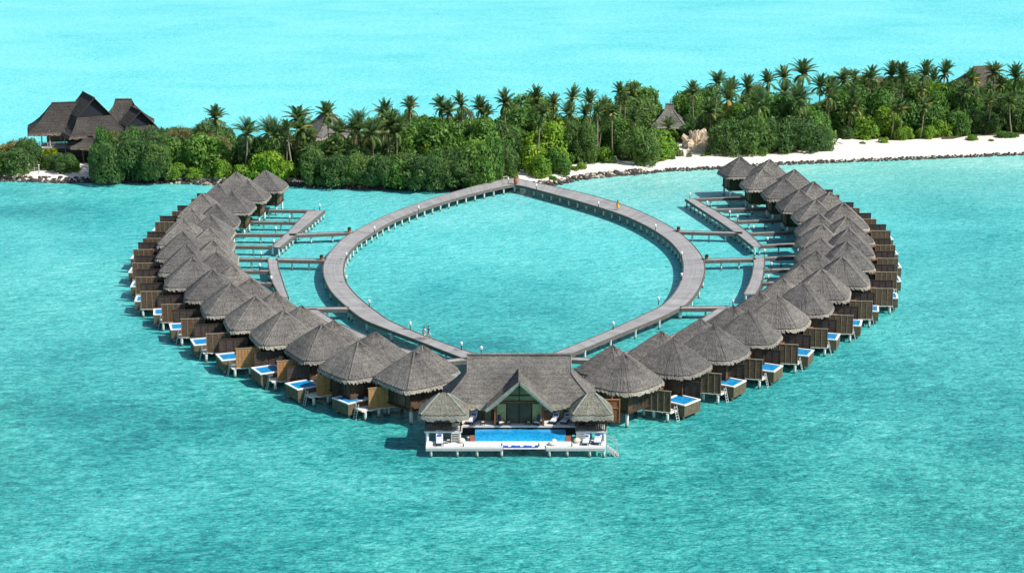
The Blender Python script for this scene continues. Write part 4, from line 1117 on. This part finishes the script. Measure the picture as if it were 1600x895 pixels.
# ------------------------------------------------------------------ vegetation
def quads_mesh(name, P, T, B, sx_, sy_, mat):
    """leaf quads (diamond shaped): centre P, tangent T, bitangent B"""
    n = len(P); v = np.empty((n, 4, 3))
    v[:, 0] = P - T * sx_[:, None]; v[:, 1] = P - B * sy_[:, None]; v[:, 2] = P + T * sx_[:, None]; v[:, 3] = P + B * sy_[:, None]
    me = bpy.data.meshes.new(name); me.vertices.add(n * 4); me.vertices.foreach_set('co', v.ravel())
    me.loops.add(n * 4); me.loops.foreach_set('vertex_index', np.arange(n * 4, dtype=np.int32))
    me.polygons.add(n); me.polygons.foreach_set('loop_start', np.arange(0, n * 4, 4, dtype=np.int32))
    me.materials.append(mat); me.update(calc_edges=True); return me
def crown(seed, mat, n=3000, clumps=20, leaf=.075, fine=False, low=True, gap=0.0):
    """unit crown: radius about 1, from the ground (low) or from .3 up to about 1.2"""
    g = np.random.default_rng(seed)
    cc, cr = [], []
    for i in range(clumps):
        a = g.uniform(0, 2 * PI); u = g.uniform(.0, 1.0)
        z = g.uniform(.08 if low else .42, .95); lim = math.sqrt(max(0, 1 - (max(0, z - .35) / .75) ** 2)) * .72
        q = lim * math.sqrt(g.uniform(.25, 1)); cc.append((q * math.cos(a), q * math.sin(a), z)); cr.append(g.uniform(.15, .38))
    cc.append((0, 0, .55)); cr.append(.5)
    cc = np.array(cc); cr = np.array(cr)
    w = cr ** 2; idx = g.choice(len(cr), n, p=w / w.sum())
    d = g.normal(size=(n, 3)); d[:, 2] = d[:, 2] * .85 + .12; d /= np.linalg.norm(d, axis=1)[:, None]
    rad = cr[idx] * (g.uniform(.72, 1.08, n))
    P = cc[idx] + d * rad[:, None]
    # drop leaves well inside another clump
    keep = np.ones(n, bool)
    for c, r in zip(cc, cr): keep &= np.linalg.norm(P - c, axis=1) > r * .70
    keep &= P[:, 2] > .01
    P, d = P[keep], d[keep]; n = len(P)
    nr = d + g.normal(size=(n, 3)) * (.75 if fine else .55); nr[:, 2] += .25; nr /= np.linalg.norm(nr, axis=1)[:, None]
    t = np.cross(nr, g.normal(size=(n, 3))); t /= np.linalg.norm(t, axis=1)[:, None]; b = np.cross(nr, t)
    s = leaf * g.uniform(.6, 1.3, n)
    return quads_mesh('crown', P, t, b, s * (1.25 if fine else 1.0), s * (.32 if fine else .68), mat)
CR = {}
spec = {'dark': ('leaf_dark', True, .062, 9000, 34), 'mid': ('leaf_mid', False, .058, 5600, 30), 'bright': ('leaf_bright', False, .066, 4200, 26), 'olive': ('leaf_olive', True, .058, 8000, 34), 'yellow': ('leaf_yellow', False, .085, 2000, 18)}
for i, (k, (mt, fine, lf_, n, cl)) in enumerate(spec.items()):
    CR[k] = [crown(100 * i + s, M[mt], n, cl, lf_, fine) for s in range(4)]
stem_me = []
for s in range(3):
    q = random.Random(s + 50); mb = MB(); b0 = len(mb.v)
    mb.tube([(0, 0, -.1), (.02, .02, .3), (.05 * q.uniform(-1, 1), .03, .62)], [.06, .05, .03], 7)
    for i in range(5):
        a = q.uniform(0, 2 * PI); mb.tube([(.01, .01, .2 + .06 * i), (.25 * math.cos(a), .25 * math.sin(a), .45 + .05 * i), (.45 * math.cos(a), .45 * math.sin(a), .62 + .06 * i)], [.03, .022, .01], 5)
    stem_me.append(mb.mesh('trunk', M['trunk']))

TOP = [(-60, 224), (0, 222), (30, 212), (60, 228), (135, 232), (160, 208), (240, 200), (262, 196), (330, 190), (372, 188), (385, 196), (430, 196), (470, 184), (484, 200), (540, 198), (548, 186), (600, 178), (640, 172), (700, 170), (760, 166), (800, 160), (830, 150), (860, 145), (900, 148), (960, 142), (1000, 134), (1024, 150), (1032, 172), (1056, 172), (1064, 152), (1075, 138), (1110, 122), (1150, 120), (1200, 122), (1260, 126), (1320, 122), (1400, 116), (1470, 116), (1500, 126), (1600, 126), (1680, 126)]
# crown heart seen in the photo (px, py), height above ground, scale, kind
SKY = [(338, 178, 8.5, 1.0), (430, 196, 7.5, .95), (465, 174, 10, 1.05), (512, 168, 10.5, 1.1), (598, 176, 10, 1.1), (607, 182, 9, 1.0), (641, 162, 9.5, .85), (690, 161, 9.5, 1.0), (721, 158, 9.5, .95), (752, 164, 9.5, .95), (789, 148, 10.5, 1.1), (840, 148, 9.5, .95), (865, 145, 9.5, .9), (893, 143, 10, 1.0), (923, 148, 9, 1.0), (970, 137, 9.5, 1.0),
       (1121, 122, 9.5, 1.05), (1143, 128, 9, .9), (1168, 120, 9.5, 1.0), (1201, 116, 10, 1.05), (1227, 116, 10, 1.05), (1255, 110, 10.5, 1.15), (1281, 128, 9.5, 1.0), (1319, 120, 9.5, 1.0), (1361, 103, 10.5, 1.05), (1393, 106, 10, 1.0), (1410, 103, 10.5, 1.15), (1446, 104, 11, 1.2), (1476, 110, 9.5, 1.05), (1518, 107, 10, 1.05), (1553, 107, 10, 1.05), (1587, 109, 10, 1.05), (1612, 110, 10, 1.0)]
LOWP = [(386, 206, 8, 1.0), (470, 202, 8, .95), (527, 205, 8, .95), (560, 200, 8, .95), (420, 205, 7.5, .85), (484, 214, 6.5, .75), (1110, 172, 9, 1.05), (1188, 164, 9, 1.0), (1250, 158, 9, 1.05), (889, 176, 8.5, .9), (940, 176, 8.5, .9), (904, 224, 4.6, .62), (1549, 158, 6.5, .75), (1397, 170, 6, .7), (1138, 152, 9, .95), (1225, 146, 9, 1.0), (620, 205, 8, .9), (582, 208, 8, .9), (1045, 196, 5.5, .7), (1296, 150, 9, .9), (700, 175, 8.5, .85), (760, 178, 8.5, .8)]
KEEP = [(a[0], a[1] + 10, 15) for a in LOWP] + [(512, 186, 20), (1046, 196, 16), (1089, 226, 18), (627, 240, 10), (1536, 128, 30)]
KNOWN = []   # places reserved by houses, rocks, posts (photo px, plan)
for px, py, r in ((140, 250, 7.5), (186, 244, 6), (1046, 236, 3.6), (1089, 231, 2.6), (1103, 236, 2.4)):
    c = G(px, py); KNOWN.append((c.x, c.y, r))
PLANTS = []   # kind, row, x, y, radius, height, px
def add_plant(kind, row, px, py, r, h):
    p = G(px, py, .9); p.y += r * (.25 if px < 790 else .8)
    PLANTS.append([kind, row, p.x, p.y, r, h, px])
def zone_kind(px, row, rr):
    if row == 0:
        if px < 150: w = dict(dark=6, mid=1, olive=1)
        elif px < 265: w = dict(dark=8, mid=1)
        elif px < 470: w = dict(bright=6, mid=3, dark=2)
        elif px < 800: w = dict(dark=7, mid=3)
        elif px < 1120: w = dict(mid=5, bright=4, dark=3)
        elif px < 1290: w = dict(dark=9, mid=1)
        else: w = dict(mid=4, bright=6)
    elif row == 1:
        w = dict(dark=4, mid=5, bright=2, olive=2) if px < 620 else dict(mid=7, dark=3, bright=2)
    else:
        w = dict(dark=4, mid=3, olive=4) if px < 620 else dict(mid=7, dark=3, olive=2, bright=1)
    ks = list(w); return rr.choices(ks, [w[k] for k in ks])[0]
rr = random.Random(5)
# fixed characters seen in the photograph: kind, row, px, base py, radius, height
FIX = [('dark', 0, 18, 275, 4.0, 4.6), ('dark', 0, -14, 274, 3.6, 4.6), ('dark', 0, 95, 271, 2.5, 3.4), ('olive', 1, 20, 258, 4.2, 5.2), ('dark', 1, 44, 262, 3.0, 5.6), ('yellow', 1, 78, 262, 2.6, 4.6), ('mid', 1, 108, 266, 1.7, 2.8),
       ('bright', 0, 123, 270, .9, 2.0), ('dark', 0, 172, 283, 4.4, 7.0), ('dark', 0, 208, 284, 4.4, 7.6), ('dark', 0, 243, 284, 3.8, 6.6), ('mid', 0, 158, 278, 3.2, 8.2), ('olive', 1, 178, 268, 4.2, 9.0), ('mid', 1, 210, 266, 3.8, 7.8), ('dark', 1, 250, 268, 4.2, 7.6),
       ('bright', 0, 276, 278, 2.2, 3.0), ('bright', 0, 305, 278, 2.0, 2.2), ('bright', 0, 415, 281, 3.6, 7.0), ('bright', 0, 445, 284, 2.8, 3.4), ('mid', 0, 425, 273, 4.2, 6.2), ('bright', 0, 350, 281, 2.6, 3.2), ('bright', 0, 385, 282, 2.6, 3.0),
       ('dark', 0, 492, 288, 3.8, 5.8), ('dark', 0, 525, 290, 3.8, 5.0), ('dark', 0, 562, 291, 4.2, 6.0), ('dark', 0, 600, 292, 4.0, 5.0), ('mid', 0, 632, 291, 3.8, 6.0), ('dark', 0, 665, 293, 4.0, 5.0), ('dark', 0, 705, 293, 4.4, 5.2), ('mid', 0, 745, 292, 4.4, 7.2), ('mid', 0, 772, 287, 3.4, 7.6), ('dark', 0, 725, 291, 3.4, 4.0),
       ('mid', 1, 690, 270, 6.2, 9.2), ('mid', 1, 640, 268, 4.8, 8.0), ('mid', 1, 745, 262, 5.0, 8.6), ('yellow', 1, 668, 272, 1.8, 6.2),
       ('bright', 0, 842, 279, 2.4, 4.2), ('mid', 0, 872, 276, 2.9, 5.4), ('dark', 0, 905, 262, 4.0, 7.0), ('bright', 0, 945, 257, 2.4, 3.4), ('bright', 0, 911, 266, 1.4, 1.6), ('bright', 0, 868, 282, 1.0, .9), ('dark', 0, 1000, 262, 5.4, 7.0), ('mid', 0, 965, 250, 3.6, 6.6), ('bright', 0, 984, 244, 3.4, 7.4),
       ('dark', 0, 1137, 247, 4.8, 7.2), ('dark', 0, 1175, 246, 5.0, 7.6), ('dark', 0, 1215, 244, 5.0, 7.4), ('dark', 0, 1252, 243, 4.8, 6.6), ('dark', 0, 1280, 240, 3.4, 5.2), ('mid', 1, 1205, 236, 5.4, 10.0), ('mid', 1, 1165, 232, 4.6, 8.6), ('mid', 1, 1245, 230, 4.6, 8.8), ('bright', 1, 1185, 240, 3.2, 8.2),
       ('mid', 1, 1320, 216, 5.6, 9.6), ('mid', 1, 1362, 212, 5.2, 10.0), ('dark', 0, 1325, 220, 3.0, 3.2), ('bright', 0, 1392, 218, 3.2, 6.4), ('mid', 0, 1420, 212, 4.4, 9.2), ('bright', 0, 1418, 221, 2.4, 3.0), ('bright', 0, 1450, 220, 2.8, 3.8), ('bright', 0, 1478, 219, 2.6, 3.6), ('mid', 1, 1470, 208, 5.4, 9.4), ('mid', 1, 1512, 205, 4.8, 8.0), ('dark', 1, 1540, 212, 4.4, 6.2), ('dark', 1, 1580, 210, 4.8, 7.4), ('bright', 0, 1518, 221, 1.6, 1.6), ('mid', 0, 1580, 220, 2.8, 1.5), ('dark', 1, 1615, 212, 4.4, 7.6), ('mid', 1, 1505, 215, 3.2, 5.0),
       ('bright', 0, 1035, 252, .7, .8), ('mid', 0, 1050, 250, .8, 1.0), ('olive', 0, 1066, 246, .8, 1.6), ('olive', 0, 1076, 247, .7, 1.3), ('bright', 0, 1096, 246, .7, .7), ('mid', 0, 1107, 245, .8, .9), ('bright', 0, 898, 268, 1.0, 1.2), ('bright', 0, 1350, 226, .8, .8), ('bright', 0, 1384, 224, 1.3, 1.3), ('olive', 0, 1546, 223, .8, .8), ('bright', 0, 1300, 228, 1.0, 1.0), ('mid', 0, 797, 280, 1.2, 1.8), ('bright', 0, 815, 262, 1.0, 1.0)]
for f in FIX:
    q1, q2 = (rr.uniform(.82, 1.2), rr.uniform(.78, 1.15)) if f[4] > 2.4 else (1, 1)
    add_plant(f[0], f[1], f[2] + rr.uniform(-4, 4), f[3] - (rr.uniform(0, 4) if f[4] > 2.4 else 0), f[4] * q1, f[5] * q2)
def clear(x, y, r, fac=.62):
    for (a, b, q) in KNOWN:
        if math.hypot(a - x, b - y) < q + r * .5: return False
    for p in PLANTS:
        if math.hypot(p[2] - x, p[3] - y) < (p[4] + r) * fac: return False
    return True
px = -40
for _ in range(9000):
    px = rr.uniform(-45, 1660); t = rr.random() ** .9
    f, b = interp(FRONT, px), interp(BACK, px)
    py = f - 2 + (b - f + 3) * t
    if 792 < px < 835 and py > 247: continue
    if 1030 < px < 1114 and py > 222: continue
    if 108 < px < 146 and py > 246: continue
    s_ = .01446 * (py + 300); hm = (py - interp(TOP, px)) / (s_ * .97)
    h = min(8.8, hm - .4) * rr.uniform(.66, 1.1)
    if h < 1.2: continue
    r = min(5.6, max(1.8, h * rr.uniform(.58, .82)))
    bad = False
    for (qx, qy, qw) in KEEP:
        if abs(px - qx) < qw + r * s_ * .55 and py > qy and py - h * s_ * .97 < qy: h = min(h, (py - qy) / (s_ * .97)); r = min(r, h * .8)
    if h < 1.3: continue
    p = G(px, py, .9); p.y += r * (.3 if px < 790 else .8)
    row = 0 if t < .14 else (1 if t < .38 else (2 if t < .66 else 3))
    if not clear(p.x, p.y, r, .54 if row < 2 else .6): continue
    add_plant(zone_kind(px, min(row, 2), rr), row, px, py, r, h)
PLANTS = PLANTS[:]
ROWS = ['on the shoreline', 'just behind the shoreline', 'in mid island', 'on the far side']
DESC = {'dark': ('shrub', 'dark green feathery shrub'), 'mid': ('broadleaf_tree', 'mid green broadleaf tree'), 'bright': ('leafy_bush', 'bright green leafy bush'), 'olive': ('olive_shrub', 'dull olive green shrub'), 'yellow': ('lime_bush', 'lime yellow bush')}
PLANTS.sort(key=lambda q: q[6]); cnt = {}
seen_stem = {}
for kind, row, x, y, r, h, px in PLANTS:
    nm, ds = DESC[kind]; small = r < 1.5
    key = (kind, row, small); cnt[key] = cnt.get(key, 0) + 1
    base = ds if not small else 'low ' + ds.replace('tree', 'plant').replace('shrub', 'plant').replace('bush', 'plant')
    cat = 'tree' if nm == 'broadleaf_tree' and not small else ('plant' if small else 'bush')
    lab = f'{base} {ROWS[row]}, {ordw(cnt[key])} from the beach house end'
    t = thing(nm if not small else 'beach_plant', lab, cat, (x, y, .75), rr.uniform(0, 2 * PI), f'{ds}s of the island')
    i = rr.randrange(4)
    put('crown', CR[kind][i], t, scale=(r, r * rr.uniform(.9, 1.1), h / 1.22))
    put('trunk', stem_me[rr.randrange(3)], t, scale=(r, r, h / 1.22))

# palms
def palm_mesh(seed, n=30, L=3.6, up=.5):
    g = random.Random(seed); mb = MB(); age = []
    for i in range(n):
        q = i / (n - 1)                       # 0 young, upright .. 1 old, hanging
        a = i * 2.399 + g.uniform(-.25, .25)
        el = ((1.52 - 1.15 * q ** 1.2) if q < .78 else (.25 - 2.6 * (q - .78))) + g.uniform(-.18, .18)
        ln = L * (.78 + .3 * math.sin(PI * min(1, q + .15))) * g.uniform(.88, 1.08)
        d = Vector((math.cos(a), math.sin(a), 0)); side = Vector((-math.sin(a), math.cos(a), 0))
        K = 9; pts = []; p = Vector((0, 0, 0)); e = el
        for k in range(K + 1):
            pts.append((p.copy(), e)); st = ln / K
            p = p + (d * math.cos(e) + Vector((0, 0, math.sin(e)))) * st; e -= (.035 + .10 * q) * g.uniform(.7, 1.3) + (.010 + .012 * q) * k
        ag = max(0, min(1, (q - .35) * .62 + g.uniform(-.1, .12))) if g.random() > .07 * q else g.uniform(.7, .95)
        mb.bar(pts[0][0], pts[5][0], .07); age += [ag + .1] * 8
        for k in range(1, K * 4):
            f = k / 4; i0 = int(f); fr = f - i0
            if i0 >= K: break
            c = pts[i0][0].lerp(pts[i0 + 1][0], fr); e0 = pts[i0][1]
            w = .80 * math.sin(PI * (.12 + .86 * (f / K))) ** .7 * (ln / 3.6)
            t = (d * math.cos(e0) + Vector((0, 0, math.sin(e0)))); nrm = Vector((-d.x * math.sin(e0), -d.y * math.sin(e0), math.cos(e0)))
            for s in (-1, 1):
                tip = c + side * (s * w * .8) + t * (w * .55) - Vector((0, 0, 1)) * (w * (.28 + .45 * q)) + nrm * (.1 * w)
                hw = t * .052
                b = len(mb.v); mb.v += [tuple(c - hw), tuple(c + hw), tuple((c + tip) / 2 + hw * .9 + nrm * .06), tuple(tip), tuple((c + tip) / 2 - hw * .9 + nrm * .06)]
                mb.f.append((b, b + 1, b + 2, b + 3, b + 4)); mb.m.append(0); a2 = max(0, min(1, ag + g.uniform(-.08, .08))); age += [a2] * 5
    me = mb.mesh('crown', M['palm'], fix=False)
    ca = me.color_attributes.new('age', 'FLOAT_COLOR', 'POINT'); ca.data.foreach_set('color', [c for q in age for c in (q, q, q, 1)])
    return me
palm_me = [palm_mesh(s, 30 + s % 3 * 4, 3.7 + .2 * (s % 3), (s % 3) * .6) for s in range(6)]
palm_low = [palm_mesh(s + 30, 32, 4.9, 0) for s in range(3)]
def palm_trunk(seed):
    g = random.Random(seed); a = g.uniform(0, 6.28); k = g.uniform(.03, .10)
    pts = [(math.cos(a) * k * (1 - t) ** 2 * 1.5, math.sin(a) * k * (1 - t) ** 2 * 1.5, t) for t in (0, .2, .4, .6, .8, 1.0)]
    mb = MB(); mb.tube(pts, [.028, .021, .018, .016, .015, .017], 8); mb.sphere((0, 0, 1.0), .035, 8, sz=1.2)
    return mb.mesh('trunk', M['palm_trunk'])
ptr = [palm_trunk(s) for s in range(4)]
_r = random.Random(77)
for _ in range(60):
    x_ = _r.uniform(380, 1600); y_ = interp(TOP, x_) + _r.uniform(-6, 40)
    if all(abs(x_ - a[0]) + abs(y_ - a[1]) > 14 for a in SKY + LOWP) and not (1015 < x_ < 1075): SKY.append((x_, y_, _r.uniform(7.0, 9.5), _r.uniform(.6, .95)))
SKY.sort(); LOWP.sort()
for lst, meshes, lab0, grp in ((SKY, palm_me, 'coconut palm rising above the canopy against the sea', 'palms on the island skyline'), (LOWP, palm_low, 'coconut palm with yellowing fronds among the trees', 'palms within the canopy')):
    for i, (px, py, h, sc) in enumerate(lst):
        py += rr.uniform(6, 20) if lst is SKY else 3
        while h > 3:
            p = G(px, py, h + .9); dn = math.atan2(CAM_H - .9, p.y) - CAM_P; yb = 447.5 + CAM_F * math.tan(dn)
            if yb < min(interp(FRONT, px), 284) - 5: break
            h -= .4
        p = G(px, py, h + .9)
        t = thing('coconut_palm', f'{lab0}, {ordw(i + 1)} from the beach house end', 'palm', (p.x, p.y, .8), 0, grp)
        c = put('crown', meshes[(i * 5 + i // 3) % len(meshes)], t, (0, 0, h), rr.uniform(0, 6.28), (sc * rr.uniform(.55, .92), sc * rr.uniform(.6, .9), sc * rr.uniform(.68, 1.05)))
        c.rotation_euler.x = rr.uniform(-.28, .28); c.rotation_euler.y = rr.uniform(-.28, .28)
        put('trunk', ptr[i % 4], t, (0, 0, 0), rr.uniform(0, 6.28), (h * rr.uniform(.8, 1.1),) * 2 + (h,))
print('PLANTS', len(PLANTS), 'OBJ', len(bpy.data.objects))
